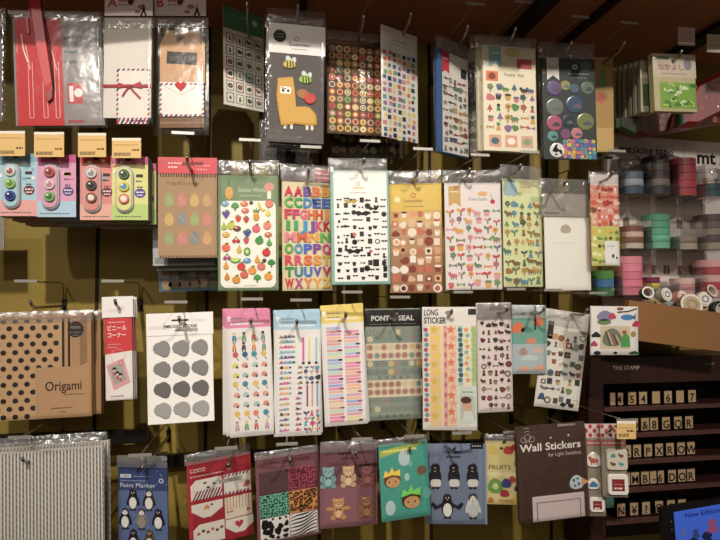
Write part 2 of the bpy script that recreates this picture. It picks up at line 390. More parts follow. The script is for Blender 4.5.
# clear sleeve cut by the left edge
P, A = sheet('sticker_pack', 'clear plastic sleeve cut by the left edge, top row', 'sticker pack', (-40, 8), (6, 8), (-40, 125), base='#6f6a68', flap=30, seed=2, card=(-38, 22, 2, 122)); A.done('card')
P, A = sheet('sticker_pack', 'small grey sleeve corner at the left edge under the blister packs', 'sticker pack', (-40, 205), (7, 205), (-40, 252), Y=-.1, base='#8c857d', seed=3, card=(-38, 206, 4, 250)); A.done('card')
# red ruler / stencil pack
P, A = sheet('stencil_pack', 'clear pack with a red pen print card and a red strap', 'stationery pack', (9, 10), (103, 12), (13, 128), base='#8d8685', flap=16, film='calm', seed=4, card=(12, 14, 101, 126))
A.rect(14, 18, 60, 126, '#c8202a', 1); A.rect(8, 10, 100, 14, '#b9b0ac', 1)
for x in (26, 40, 52): A.line([(x, 62), (x, 118), (x+4, 118), (x+4, 62)], .8, '#e9a5a0', 2); A.line([(x-2, 40+x*.2), (x+2, 70)], .8, '#f0c9c4', 2)
A.line([(20, 34), (22, 50), (27, 66)], 1.2, '#f0d9d4', 2)
A.rect(64, 83, 79, 104, '#c23a3e', 1); A.ell(75, 93, 4.4, 4.4, '#e8e0dc', 2); A.rect(66, 86, 70, 102, '#e8e0dc', 2)
for y, wd in ((36, 10), (50, 14), (60, 13)): A.rect(62, y, 62+wd, y+3, '#5d6468', 1)
A.rect(75, 17, 92, 21, '#4a4644', 1); A.tiny(64, 80, 122, '#b02a30', 3); A.done('card')
S = Art(P); S.L0 = 20
S.poly([(30, -4), (41, -4), (51, 88), (43, 94), (37, 60)], '#c4151f', 1, .003); S.poly([(43, 94), (51, 88), (50, 100), (45, 104)], '#8e1018', 1, .003)
S.line([(33, -4), (27, 22), (28, 34)], 2.0, '#c4151f', 2); S.done('red_strap', mat='gloss')
B = Art(P); B.L0 = 44; B.line([(43, -4), (44, 20), (49, 50), (51, 88)], 1.3, '#1a0f10', 1); B.done('black_cord')
# card sets A and B
def setAB(letter, label, tl, tr, bl, x0, x1, seed):
    P, A = sheet('card_set', label, 'card set', tl, tr, bl, base='#948b85', seed=seed, flap=29, film='calm', sleeve=(x0-1, 18, x1+2, bl[1]), card=(x0, -14, x1, 16), Y=-.18)
    A.rect(x0, -14, x1, 16, '#e9dcd8', 1); A.text(letter, x0+3, 7, 13, '#c8202a', 2, .02); A.tiny(x0+14, x0+30, 1, '#c0606a', 2.2, 2); A.tiny(x0+14, x0+28, 5, '#b7888a', 1.6, 2)
    for x, y, r in ((x0+37, 7, 4), (x0+33, 12, 3)): A.ell(x, y, r, r*.6, '#b8727a', 2)
    A.ell(x0+26, 2, 3, 3, '#4a3438', 2)
    t = x1-9; A.poly([(t, 3), (t+1, 10), (t+3.5, 16), (t+1.5, 16), (t, 12), (t-1.5, 16), (t-3.5, 16), (t-1, 10)], '#2a2226', 3); A.rect(t-2, 9, t+2, 10, '#2a2226', 4)
    A.done('header'); return P
def airmail(A, x0, y0, x1, y1, s=3.2, L=2, sides='tblr', k=2):
    cs = ['#b8323a', '#e9e3dc', '#2f3f78', '#e9e3dc']; i = 0
    x = x0
    while x < x1-s*.5:
        if 't' in sides: A.poly([(x+1.5, y0), (x+s*.8+1.5, y0), (x+s*.8, y0+k), (x, y0+k)], cs[(i % 2)*2], L)
        if 'b' in sides: A.poly([(x+1.5, y1-k), (x+s*.8+1.5, y1-k), (x+s*.8, y1), (x, y1)], cs[(i % 2)*2], L)
        x += s*1.6; i += 1
    y = y0
    while y < y1-s*.5:
        if 'l' in sides: A.poly([(x0, y+1.5), (x0+k, y), (x0+k, y+s*.8), (x0, y+s*.8+1.5)], cs[(i % 2)*2], L)
        if 'r' in sides: A.poly([(x1-k, y+1.5), (x1, y), (x1, y+s*.8), (x1-k, y+s*.8+1.5)], cs[(i % 2)*2], L)
        y += s*1.6; i += 1
P = setAB('A', 'card set headed A with white envelopes and a red ribbon bow', (105, -14), (154, -14), (103, 126), 105, 153, 5)
A = P.card(105, 18, 152, 118, '#ddd5cc', .004); A.rect(119, 68, 150, 124, '#e8e1d8', 1); airmail(A, 118, 69, 151, 122, 3, 2)
for i in range(8): A.poly([(118+i*4.2, 124), (121+i*4.2, 118), (123+i*4.2, 118), (120+i*4.2, 124)], ['#b8323a', '#2f3f78'][i % 2], 3)
A.tiny(122, 140, 22, '#a8a098', 1); A.done('envelope')
S = Art(P); S.L0 = 6; S.rect(104, 85, 153, 88, '#a81d2c', 1, .0006); S.poly([(131, 87), (120, 83), (119, 89)], '#b8202e', 2, .001); S.poly([(131, 87), (142, 82), (144, 89)], '#b8202e', 2, .001)
S.line([(131, 87), (136, 93), (142, 99)], 2, '#a81d2c', 3); S.line([(131, 87), (127, 92), (124, 97)], 2, '#a81d2c', 3); S.ell(131, 87, 2, 2, '#8e1422', 4, .001); S.done('ribbon_bow', mat='gloss')
P = setAB('B', 'card set headed B with a kraft gift tag and a red heart envelope', (154, -14), (207, -14), (154, 135), 154, 206, 6)
A = P.card(160, 92, 204, 128, '#8f6b4c', .003); A.rect(160, 118, 204, 128, '#7b5638', 1); A.rect(160, 122, 204, 124, '#9a7450', 2); A.done('card')
A = Art(P); A.L0 = 2; A.poly([(167, 31), (196, 31), (205, 45), (205, 84), (160, 84), (160, 45)], '#c99a6b', 1, .001); A.annul(181, 40, 2, 4.5, '#8d6038', 12); A.ell(181, 40, 2, 2, '#3b2a20', 12)
A.rect(167, 53, 197, 65, '#33302c', 12, 0, .06); A.tiny(170, 194, 59.5, '#575049', 5, 13); A.done('gift_tag')
A = Art(P); A.L0 = 14; A.rect(160, 83, 204, 117, '#e6e0da', 1); airmail(A, 160, 84, 204, 117, 3, 2); A.line([(160, 84), (181, 96), (204, 84)], .7, '#b9b0a8', 2); A.heart(181, 87, 5.5, '#c9252f', 4, .0008); A.done('envelope')
# slanted green stamp sheet
P, A = sheet('sticker_sheet', 'slanted sheet of stamp pictures with a green header', 'sticker sheet', (223, 5), (263, 19), (224, 104), Y=-.15, base='#d2cabd', sleeve=False)
A.rect(223, 5, 263+2, 27, '#3f7a55', 1); A.tiny(230, 255, 12, '#6fa07e', 1.4, 2); A.ell(256, 14, 3, 3, '#b9c9b9', 2)
rn = random.Random(4)
for j in range(6):
    for i in range(4):
        x, y = 225.5+i*10, 31+j*12; A.rect(x, y, x+8, y+10, rn.choice(['#6c7d6a', '#94504a', '#5d6c74', '#7f9a7c', '#a89a80']), 1); A.rect(x+1, y+1, x+7, y+9, rn.choice(['#ded6c6', '#d8d0c2', '#b9c4b0']), 2)
        A.motif(rn.choice(['fig', 'tree', 'blob', 'ring', 'beast']), x+4, y+5, 2.6, rn.choice(['#3f5a48', '#7a3a36', '#39424a', '#4a8a5a']), '#8a6a5a', 3, rn)
A.done('card')
# llama
P, A = sheet('sticker_pack', 'dark felt sticker card with a yellow llama and two bees', 'sticker pack', (267, 7), (326, 13), (265, 144), Y=-.2, base='#57504f', flap=22, seed=7, card=(270, 48, 325, 141), th=.004)
A.text('✦', 300, 138, 4, '#8a8280', 1, 0, None, 'c') if 0 else A.star(301, 135, 2.4, '#8a8280', 1, 4, .2); A.done('card')
A = P.card(269, 22, 326, 52, '#e2ddda', .004, .0006); A.L0 = 5; A.ell(280, 35, 6.4, 6.4, '#262224', 1, 0, 24); A.tiny(276, 284, 33, '#8a8484', .8, 2); A.tiny(276, 284, 36, '#8a8484', .8, 2)
A.text('Suatelier', 289, 44, 5.4, '#3a3436', 1, 0, 22); A.annul(297, 37, 1.5, 2.4, '#c9707a', 1); A.tiny(292, 308, 47, '#8a8484', .8, 1); A.done('header')
def zig(pts, amp, n):
    o = []
    for (x0, y0), (x1, y1) in zip(pts, pts[1:]+pts[:1]):
        d = math.hypot(x1-x0, y1-y0); k = max(1, int(d/n)); nx, ny = (y1-y0)/d, -(x1-x0)/d
        for i in range(k): t = i/k; a = amp*(i % 2); o.append((x0+(x1-x0)*t+nx*a, y0+(y1-y0)*t+ny*a))
    return o
A = Art(P); A.L0 = 2
for x in (285, 291.5, 307, 312): A.rrect(x, 121, x+2.6, 128, 1, '#e8e0d0', 1, .0008)
A.poly(zig([(279, 78), (293, 76), (295, 88), (297, 106), (310, 105), (317, 112), (318, 122), (308, 123), (296, 122), (283, 125), (280, 112), (278, 96)], .9, 1.4), '#c9982e', 2, .002)
A.rrect(281, 86, 292, 93, 1.5, '#efe6d6', 17)
for x in (284, 289): A.ell(x, 90, 1.4, 1.4, '#1c1818', 18)
A.line([(282, 87.5), (287, 88)], .9, '#1c1818', 18); A.done('llama_sticker')
A = Art(P); A.L0 = 2; A.ell(304, 92, 6.5, 5, '#a96f3c', 1, .001, a=.3); A.ell(311, 96, 6.2, 5.6, '#c23a34', 3, .0016); A.rect(311, 88, 312, 92, '#3f6b34', 6); A.done('apple_sticker')
for cx, cy, c in ((290, 63, '#c4b23c'), (306, 77, '#9dbb4a')):
    A = Art(P); A.L0 = 2; A.ell(cx-1, cy-5, 2.6, 4, '#c9d4cf', 1, .0006, a=-.4); A.ell(cx+4, cy-4, 2.4, 4, '#c9d4cf', 1, .0006, a=.4); A.ell(cx, cy, 6.2, 4.4, c, 3, .0014, wob=.05)
    for d in (-2.5, .5, 3.2): A.line([(cx+d, cy-3.4), (cx+d+.6, cy+3.4)], 1.1, '#2c2a20', 14)
    A.done('bee_sticker')
P.behind(1, -.004, -.006, .012, 'second llama pack, a dark edge behind the first')
# round buttons sheet
P, A = sheet('sticker_sheet', 'brown sheet of small round button stickers, twelve rows', 'sticker sheet', (326, 29), (382, 35), (327, 133), base='#5a4030', seed=8, flap=38, Y=-.16)
A.rect(327, 29, 372, 42, '#7d5f48', 1); A.text('Handmade', 332, 38, 5, '#4a3428', 2, 0, 24); rn = random.Random(5)
for j in range(12):
    for i in range(7):
        x, y = 331.5+i*7.6, 47.5+j*7.25; c = rn.choice(['#d8b98c', '#c98c5c', '#d9c24c', '#c96a4a', '#cdb9a4', '#b8503c', '#d8a06a', '#8a9a4c'])
        A.ell(x, y, 3.3, 3.3, c, 1, n=14); A.ell(x, y, 2.2, 2.2, rn.choice(['#e6d6b4', '#b8403a', '#d9b44a', '#6a8a4a', '#d68a8a', '#8c5a3c']), 2, n=10); A.ell(x, y, 1, 1, rn.choice(['#7a3028', '#ece0c8', '#40603a']), 3, n=8)
A.done('card')
P, A = sheet('sticker_sheet', 'dark sheet of round pictures peeking out below the button sheet', 'sticker sheet', (330, 118), (402, 122), (331, 156), base='#3d342e', Y=-.11, seed=9)
A.field(331, 120, 400, 154, 9, 3, ['#8a6a4a', '#a87a5a', '#6a7a5a', '#a89a84'], ['ring', 'dot'], 2.8, 6); A.done('card')
P, A = sheet('sticker_sheet', 'dark sheet of letters peeking out below the llama card', 'sticker sheet', (259, 118), (312, 120), (259, 163), base='#4a4443', Y=-.10, seed=10)
A.text('SEASON', 264, 156, 8, '#24201f', 1, .02, 42); A.tiny(264, 308, 146, '#8a8280', 1.6); A.done('card')
P, A = sheet('sticker_sheet', 'white sheet of little coloured squares beside the button sheet', 'sticker sheet', (381, 24), (417, 37), (382, 136), Y=-.19, base='#dcd6ce', seed=11)
A.tiny(392, 408, 36, '#8a8480', 1.2); A.tiny(390, 410, 40, '#a8a29c', .8)
A.field(382, 47, 417, 137, 7, 14, ['#3d6a8a', '#c85a44', '#d9a24a', '#2f3a4c', '#6a9a7a', '#c87a8a', '#8a6a9a', '#d8c46a'], ['box'], 1.9, 7, alt=['#fff']); A.done('card')
# travel, scrap, cream, planets, gold
P, A = sheet('sticker_pack', 'blue edged pack of travel icons with a red ribbon label', 'sticker pack', (436, 34), (471, 49), (437, 152), Y=-.20, base='#3a5f94', flap=48, seed=12, card=(438, 47, 470, 151), th=.006)
A.rect(442, 48, 470, 150, '#d8d2ca', 1); A.poly([(442, 47), (449.5, 47), (449.5, 70), (445.7, 67), (442, 70)], '#c22a34', 2); A.tiny(443.5, 448, 55, '#eedad6', 1.4, 3); A.rect(462, 60, 468, 70, '#2f3a4c', 2)
A.field(443, 72, 469, 149, 5, 10, ['#9a3a34', '#34507c', '#3a3434', '#6a8a7a', '#c2a06a'], ['fig', 'box', 'blob', 'star', 'cup', 'bar', 'tree'], 2.6, 8); A.done('card')
P, A = sheet('sticker_sheet', 'pale vintage sheet slanting behind the cream pack', 'sticker sheet', (468, 50), (486, 48), (462, 152), Y=-.09, base='#b9b0a2', seed=13)
A.field(463, 60, 484, 150, 3, 9, ['#5c5a52', '#7a7466', '#8a8a7a'], ['ring', 'fig', 'blob', 'cup'], 3.2, 9); A.done('card')
P, A = sheet('sticker_pack', 'thick cream pack of picnic icons with a teal ribbon label', 'sticker pack', (475, 34), (536, 37), (477, 152), Y=-.19, a=1, base='#e3d8bd', flap=46, seed=14, card=(482, 44, 535, 150), th=.008)
A.poly([(488, 45), (500, 45), (500, 66), (494, 62), (488, 66)], '#7fb0b4', 2); A.tiny(490, 498, 52, '#e4efee', 1.4, 3); A.ell(512, 50, 8, 5, '#c9c068', 1); A.rect(516, 56, 531, 66, '#c9525a', 1)
A.text('happy day', 503, 74, 5, '#4a403a', 1, 0, 20); A.rect(485, 70, 497, 80, '#d8764a', 1); A.ell(491, 75, 3.6, 3.6, '#8a3c2a', 2)
A.field(485, 82, 534, 131, 6, 5, ['#b8564a', '#4a6a7c', '#c99a4a', '#5a8a54', '#3c3432', '#8a6a9a', '#c9707a'], ['fig', 'flower', 'tree', 'cup', 'beast', 'blob', 'bow'], 3.6, 10)
for i, c in enumerate(('#d8a08c', '#d99a86', '#d6a590')): A.rect(487+i*16, 134, 499+i*16, 146, c, 1); A.ell(493+i*16, 140, 4, 3.4, ['#4a6a7c', '#ede3d0', '#8aa07c'][i], 2)
A.done('card'); P.behind(1, -.006, .002, .011, 'second cream picnic pack, its edge showing behind the first')
P, A = sheet('sticker_pack', 'dark grey pack of glossy planet circles with a white ribbon label', 'sticker pack', (538, 42), (594, 44), (541, 160), Y=-.18, base='#39413f', flap=57, seed=15, card=(541, 57, 594, 159), th=.004)
A.poly([(546, 57), (558, 57), (558, 80), (552, 75), (546, 80)], '#ded8d0', 2); A.text('vol.3', 548, 68, 4, '#4a4644', 3, 0, 8); A.annul(574, 66, 1.2, 2.6, '#c9cfcc', 1); A.tiny(567, 588, 73, '#98a09c', 1.2); A.tiny(570, 586, 77, '#78807c', .9); A.ell(585, 65, 6, 5, '#5c6863', 1); A.done('card')
CI = [(553, 88, 7.6, '#5a3f78'), (564, 85, 5, '#8e8c45'), (573, 88, 5, '#3f5f78'), (586, 87, 6.5, '#5f7560'), (553, 107, 8.8, '#6d726d'), (573, 104, 8.8, '#35506f'), (552, 123, 7.6, '#b05474'), (566, 121, 6, '#2c3d4a'), (583, 121, 8.6, '#78824a'), (550, 136, 5.2, '#5a9a98'), (563, 134, 5, '#8a4880'), (574, 133, 5.6, '#c47f8c'), (554, 150, 7.2, '#e0dcd8')]
for i, (x, y, r, c) in enumerate(CI):
    A = Art(P); A.ell(x, y, r, r, c, 1, .0008, 20); A.ell(x+r*.2, y+r*.15, r*.6, r*.5, c, 2)
    if i == 12: A.ell(x-1.6, y-1, 2.4, 4.2, '#1c1a1a', 9, 0, 12, .5, .3, 1); A.ell(x+2.8, y+1.4, 1.7, 3, '#1c1a1a', 9, 0, 12, -.6, .3, 2); A.ell(x-1, y+4.4, 1.4, 1, '#1c1a1a', 9, 0, 8)
    else: A.ell(x+r*.25, y+r*.2, r*.45, r*.3, ['#4a4458', '#5a7068', '#6a5a70'][i % 3], 9, wob=.2)
    A.done('planet_sticker', mat='puffy')
A = Art(P); A.field(560, 139, 593, 158, 8, 5, ['#4a78b8', '#8a5aa8', '#d8c04a', '#c96aa0', '#4aa09a', '#d88a5a'], ['ring', 'dot'], 2.1, 11); A.done('small_dots')
P, A = sheet('sticker_pack', 'narrow gold card with green and orange print, right of the planet pack', 'sticker pack', (592, 57), (613, 57), (593, 152), Y=-.15, base='#b08a44', seed=16, th=.004)
A.ell(602, 78, 3, 12, '#6a9a5a', 1, wob=.3); A.ell(601, 98, 4, 6, '#c8624a', 1); A.rect(594, 128, 612, 152, '#c4a25c', 1); A.done('card')
# ------------------------------------------------------------------ price tags and eye clip blisters, left
def price_tag(label, x0, y0, x1, y1, Y=-.205, tilt=0):
    P = Pack('price_tag', label, 'price tag', (x0, y0), (x1, y0+tilt), (x0, y1), Y, 0, .0008, 'price tags on the hooks')
    A = P.card(x0, y0, x0+P.pw, y1, '#e3b86a', .0008); A.rect(x0, y0, x0+P.pw, y0+2.6, '#efe4cf', 1); A.tiny(x0+2, x1-3, y0+7, '#b58c48', 1, 1)
    A.tiny(x1-9, x1-2, y1-8, '#6a4a24', 2, 1, 5); n = int((x1-x0)*.6/1.3)
    for i in range(n): A.rect(x0+2+i*1.3, y1-5.4, x0+2.7+i*1.3, y1-2, '#3a2a18', 1)
    A.done('paper')
price_tag('yellow price tag at the left edge, above the blue and pink blister pack', -4, 131, 25, 156)
price_tag('yellow price tag above the pink and blue blister pack', 34, 132, 64, 157)
price_tag('yellow price tag above the coral blister pack', 78, 133, 106, 157)
price_tag('yellow price tag above the lime blister pack, small one', 112, 138, 141, 158)
def blister(label, x0, x1, y0, y1, c1, c2, hcol, beads, badge, seed, n=4):
    P = Pack('eye_blister_pack', label, 'blister pack', (x0, y0), (x1, y0+.8), (x0, y1), -.19, 0, .012)
    A = P.card(x0, y0, x0+P.pw, y1, '#6f6a70', .03); A.rect(x0, y0, x1, y1, c1, 1); A.rect(x0, y1-16, x1, y1, c2, 2); A.rect(x0, y0, x1, y0+8, hcol, 2)
    A.ell(x0+(x1-x0)*.45, y0+3, 3, 2, '#2a2222', 3); rn = random.Random(seed)
    for i in range(9): A.ell(rn.uniform(x0+2, x1-2), rn.uniform(y0+4, y0+26), rn.uniform(1, 2.6), rn.uniform(1, 2), rn.choice(['#f0e6e0', '#d8707a', '#e8c060', '#78a8c8']), 3)
    A.tiny(x0+3, x1-6, y1-3.4, '#6a5a60', 1, 3)
    X = x1-8; A.rect(X-4, y0+18, X+3, y0+21, '#3a3034', 3); A.tiny(X-4, X+2, y0+25, '#4a4044', 1.4, 3); A.tiny(X-3, X+3, y0+31, '#4a4044', 1.4, 3); A.ell(X, y0+37, 5.6, 4.8, badge, 3); A.tiny(X-4, X+4, y0+36, '#f0e8e4', 1.2, 4); A.tiny(X-3, X+3, y0+39, '#f0e8e4', 1, 4); A.done('box')
    cx = x0+(x1-x0)*.36
    B = Art(P); B.rrect(cx-9, y0+10, cx+9, y1-7, 8.6, '#b9b4b8', 4, .004); B.rrect(cx-7.2, y0+12, cx+7.2, y1-9, 7, c1, 42); B.done('blister', mat='puffy')
    for k, (bc, ic) in enumerate(beads):
        B = Art(P); y = y0+19+k*12.2; B.ell(cx, y, 5.4, 5.2, bc, 43, .003, 18); B.ell(cx, y, 3.2, 3, ic, 66, 0); B.ell(cx-1.4, y-1.6, 1, .9, '#f4f0ee', 67, 0); B.done('eye_bead', mat='puffy')
    P.behind(2, .006, -.003, .033, 'stacked box behind the front %s' % label.split(',')[0].replace(' eye bead blister pack', ' blister'))
blister('blue and pink eye bead blister pack, leftmost of four', -2, 37, 153, 216, '#9fc8d4', '#e2a09a', '#7ab0cc', [('#d8d4cc', '#a05a4a'), ('#9cbf5c', '#5c8a34'), ('#3f4f9c', '#232c5c')], '#7a3434', 1)
blister('magenta and pale blue eye bead blister pack', 37, 76, 154, 217, '#d997b8', '#a9c8dc', '#c8508c', [('#b85a4c', '#7c3028'), ('#d8c8cc', '#c07a8c'), ('#7ab05c', '#466f34')], '#5a4a8c', 2)
blister('coral red eye bead blister pack', 80, 115, 155, 220, '#d9857c', '#e0a592', '#c84844', [('#d0ccc8', '#8a8684'), ('#4a4644', '#1c1a1a'), ('#8a5a40', '#dcd4cc')], '#7a3434', 3)
blister('lime green eye bead blister pack, rightmost of four', 112, 148, 156, 220, '#d6d47c', '#b4cc6a', '#c86a8c', [('#4c6a4c', '#26382a'), ('#d8c43c', '#3c8fb0'), ('#d8705c', '#e8dcd0')], '#5a4a9c', 4)
# ------------------------------------------------------------------ second row
P, A = sheet('sticker_pack', 'grey sleeve with a blue back sticking out behind the spiral notebook', 'sticker pack', (150, 172), (214, 172), (151, 268), Y=-.135, base='#b9bcc2', seed=20, th=.008, card=(152, 174, 213, 266)); A.rect(154, 258, 213, 264, '#8d9096', 1); A.done('card')
P.behind(1, .003, -.008, .016, 'another grey sleeve, lower edge below the notebook')
P, A = sheet('sticker_pack', 'blue pack of little brown animals hanging below the notebook', 'sticker pack', (158, 238), (218, 238), (159, 292), Y=-.10, base='#4d6c78', seed=21)
A.field(160, 268, 216, 290, 6, 2, ['#8a7458', '#a08a68', '#75634c'], ['blob'], 5, 12, jit=.1); A.done('card')
P, A = sheet('spiral_notebook', 'kraft spiral notebook with a red header and pastel fruit print', 'notebook', (158, 158), (217, 159), (158, 258), Y=-.17, base='#a98560', sleeve=False, th=.008)
for k, (i, j, c) in enumerate([(0, 0, '#7cb56c'), (1, 0, '#d87880'), (2, 0, '#d8b45c'), (3, 0, '#c8a070'), (0, 1, '#d8b45c'), (1, 1, '#4f90a0'), (2, 1, '#7cb56c'), (3, 1, '#d87880'), (0, 2, '#6fb07c'), (1, 2, '#d87880'), (2, 2, '#3f88a0'), (3, 2, '#d8a070')]):
    x, y = 169+i*12.6, 200+j*19
    k_, b_ = lin(c), lin('#b58a5c'); c = tuple(k_[q]*.62+b_[q]*.38 for q in range(3))+(1.0,)
    A.ell(x, y+1, 4.6, 6.2, c, 1, 0, 14, 0, .04)
    for q in (-3, 0, 3): A.poly([(x+q*.5-1, y-4), (x+q, y-9+abs(q)*.5), (x+q*.5+1, y-4)], c, 2)
    A.line([(x-3, y-3), (x+3, y+4)], .5, '#c9a878', 2)
A.text('Fruit Notebook', 166, 185, 6, '#8a6238', 1, 0, 34)
for i in range(22): A.rect(160+i*2.6, 173.5, 161.2+i*2.6, 177, '#4a3828', 2)
for i in range(22): A.rect(160+i*2.6, 255.5, 161.2+i*2.6, 258, '#5a4430', 2)
A.done('cover')
A = P.card(158, 157, 217, 173.5, '#d02432', .001, .0008); A.L0 = 6; A.tiny(168, 182, 163, '#ecc8c4', 1.4, 1); A.tiny(168, 178, 167, '#ecc8c4', 1.4, 1); A.tiny(195, 210, 165, '#e89a98', 1.2, 1); A.tiny(197, 208, 169, '#e89a98', 1.2, 1); A.done('header_band', mat='gloss')
# fruit
P, A = sheet('sticker_pack', 'pack of puffy fruit and vegetable stickers on white with a green header', 'sticker pack', (217, 160), (279, 160.5), (217, 291), Y=-.18, base='#758c66', flap=175, seed=22, card=(218, 175, 278, 291), th=.003)
A.rrect(220.5, 201, 275.5, 288, 6, '#efece2', 1); A.text('Sticker World', 238, 192, 6, '#c8d4b4', 1, 0, 28); A.tiny(240, 262, 196, '#a9bc94', 1); A.tiny(244, 256, 286, '#b0aca4', .8, 2)
A.ell(229, 193, 4, 6.5, '#d9a040', 1); A.poly([(226, 187), (229, 178), (232, 187)], '#5a8a4a', 1); A.ell(269, 187, 5, 4.4, '#d98a78', 2); A.rect(267, 190, 271, 199, '#e8e0d4', 2); A.done('card')
FR = [(225, 204, 'oval', '#6aa8d0'), (235, 207, 'tree', '#4c9a4a'), (244, 204, 'oval', '#e07848'), (251, 203, 'dot', '#5a3a34'), (261, 207, 'ban', '#e8c43c'), (269, 204, 'round', '#e07a60'), (226, 214, 'grape', '#6a4a9a'), (245, 211, 'oval', '#cf6a5c'), (256, 216, 'pine', '#e0a02c'), (268, 213, 'pear', '#dcd05c'),
      (238, 219, 'straw', '#d8342f'), (246, 220, 'straw', '#c83a3c'), (267, 226, 'round', '#e6866a'), (224, 227, 'pear', '#a8c04c'), (231, 226, 'round', '#c8c848'), (237, 229, 'oval', '#7a3c3a'), (256, 229, 'round', '#e0607c'), (247, 233, 'grape', '#4f5a9c'), (226, 235, 'oval', '#e0b23c'), (268, 235, 'oval', '#c87a4c'),
      (236, 240, 'cherry', '#c8283c'), (246, 241, 'straw', '#d84a70'), (259, 241, 'round', '#3f9c48'), (269, 243, 'pear', '#5aa850'), (226, 248, 'round', '#ec6c50'), (239, 250, 'pear', '#d8b838'), (247, 252, 'kiwi', '#4a9a40'), (266, 253, 'round', '#d8322f'), (227, 257, 'cherry', '#b84a8c'), (235, 260, 'melon', '#8cc84c'), (247, 261, 'oval', '#5a9ed0'), (257, 260, 'pear', '#e0a238'), (264, 261, 'dot', '#3a2a2c'),
      (271, 264, 'tree', '#3f8f48'), (226, 266, 'pear', '#e0a23c'), (241, 267, 'round', '#dc4038'), (252, 271, 'round', '#e89838'), (261, 267, 'round', '#dc7a5c'), (227, 277, 'pear', '#dc8a30'), (236, 280, 'round', '#e0962c'), (244, 275, 'round', '#dc6a58'), (257, 279, 'tree', '#4fa050'), (268, 277, 'round', '#e8a02c')]
for x, y, k, c in FR:
    A = Art(P); L = 3; A.sc = (x, y, .84)
    if k == 'round': A.ell(x, y, 5, 4.7, c, L, .0016, 14); A.rect(x-.5, y-6, x+.5, y-3.5, '#4a7a3a', 16); A.ell(x+1.6, y-5, 1.8, .9, '#4c9a4a', 16, 0, 8, -.4)
    elif k == 'oval': A.ell(x, y, 4.6, 3.3, c, L, .0014, 14); A.ell(x-1, y-1, 1.6, .9, '#f2ded0', 14, 0, 8)
    elif k == 'dot': A.ell(x, y, 2.4, 2.4, c, L, .001, 10); A.ell(x, y-2, 1, .8, '#5aa04a', 12, 0, 7)
    elif k == 'tree': A.ell(x, y-1.5, 4.4, 3.6, c, L, .0014, 12, 0, .1); A.rect(x-1, y+1.4, x+1, y+5, '#5a8a4a', 4)
    elif k == 'ban': A.poly([(x-4, y-6), (x-1, y-4), (x+1, y+1), (x+5, y+4), (x+3, y+6), (x-2, y+3), (x-4, y-2)], c, L, .0014)
    elif k == 'grape':
        for i, j in ((-3, -1), (0, -1), (3, -1), (-1.5, 1.5), (1.5, 1.5), (0, 3.8)): A.ell(x+i, y+j, 1.9, 1.9, c, L, .0013, 10)
        A.ell(x+1, y-3.4, 2.6, 1.2, '#4a9a4a', 12, 0, 8)
    elif k == 'pine': A.ell(x, y+1, 3.8, 5.2, c, L, .0016, 12); A.poly([(x-3.2, y-3.5), (x-4, y-8), (x-1, y-6), (x, y-10.5), (x+1, y-6), (x+4, y-8), (x+3.2, y-3.5)], '#3f8a44', L, .001); A.line([(x-3, y-1), (x+3, y+4)], .4, '#a8701c', 15); A.line([(x+3, y-1), (x-3, y+4)], .4, '#a8701c', 15)
    elif k == 'pear': A.ell(x, y+1.2, 3.3, 3.1, c, L, .0014, 12); A.ell(x, y-1.8, 1.9, 2.2, c, L, .0013, 10); A.rect(x-.3, y-5.4, x+.4, y-3.6, '#5a4a2a', 14)
    elif k == 'straw': A.poly([(x-3.6, y-2), (x-1.8, y-3.4), (x+1.8, y-3.4), (x+3.6, y-2), (x+2.6, y+1.6), (x, y+4.4), (x-2.6, y+1.6)], c, L, .0015); A.star(x, y-3.2, 2.4, '#3f8a44', 14)
    elif k == 'cherry': A.ell(x-2.4, y+1.8, 2.4, 2.4, c, L, .0014, 10); A.ell(x+2.4, y+1.8, 2.4, 2.4, c, L, .0014, 10); A.line([(x-2.4, y), (x, y-4), (x+2.4, y)], .7, '#4a7a3a', 14)
    elif k == 'kiwi': A.ell(x, y, 4, 5, '#5a7a34', L, .0014, 14); A.ell(x, y, 2.9, 3.8, '#8cc858', 14, 0, 12); A.ell(x, y, 1.2, 1.8, '#e8ecc4', 15, 0, 10)
    elif k == 'melon': A.poly([(x-7, y-3), (x+7, y-1), (x+5, y+3), (x, y+4.6), (x-5, y+2.6)], '#4a9a40', L, .0012); A.poly([(x-5.8, y-2.4), (x+5.8, y-.8), (x+3.8, y+2), (x, y+3), (x-4, y+1.5)], '#c8dc74', 13)
    A.done('fruit_sticker', mat='puffy')
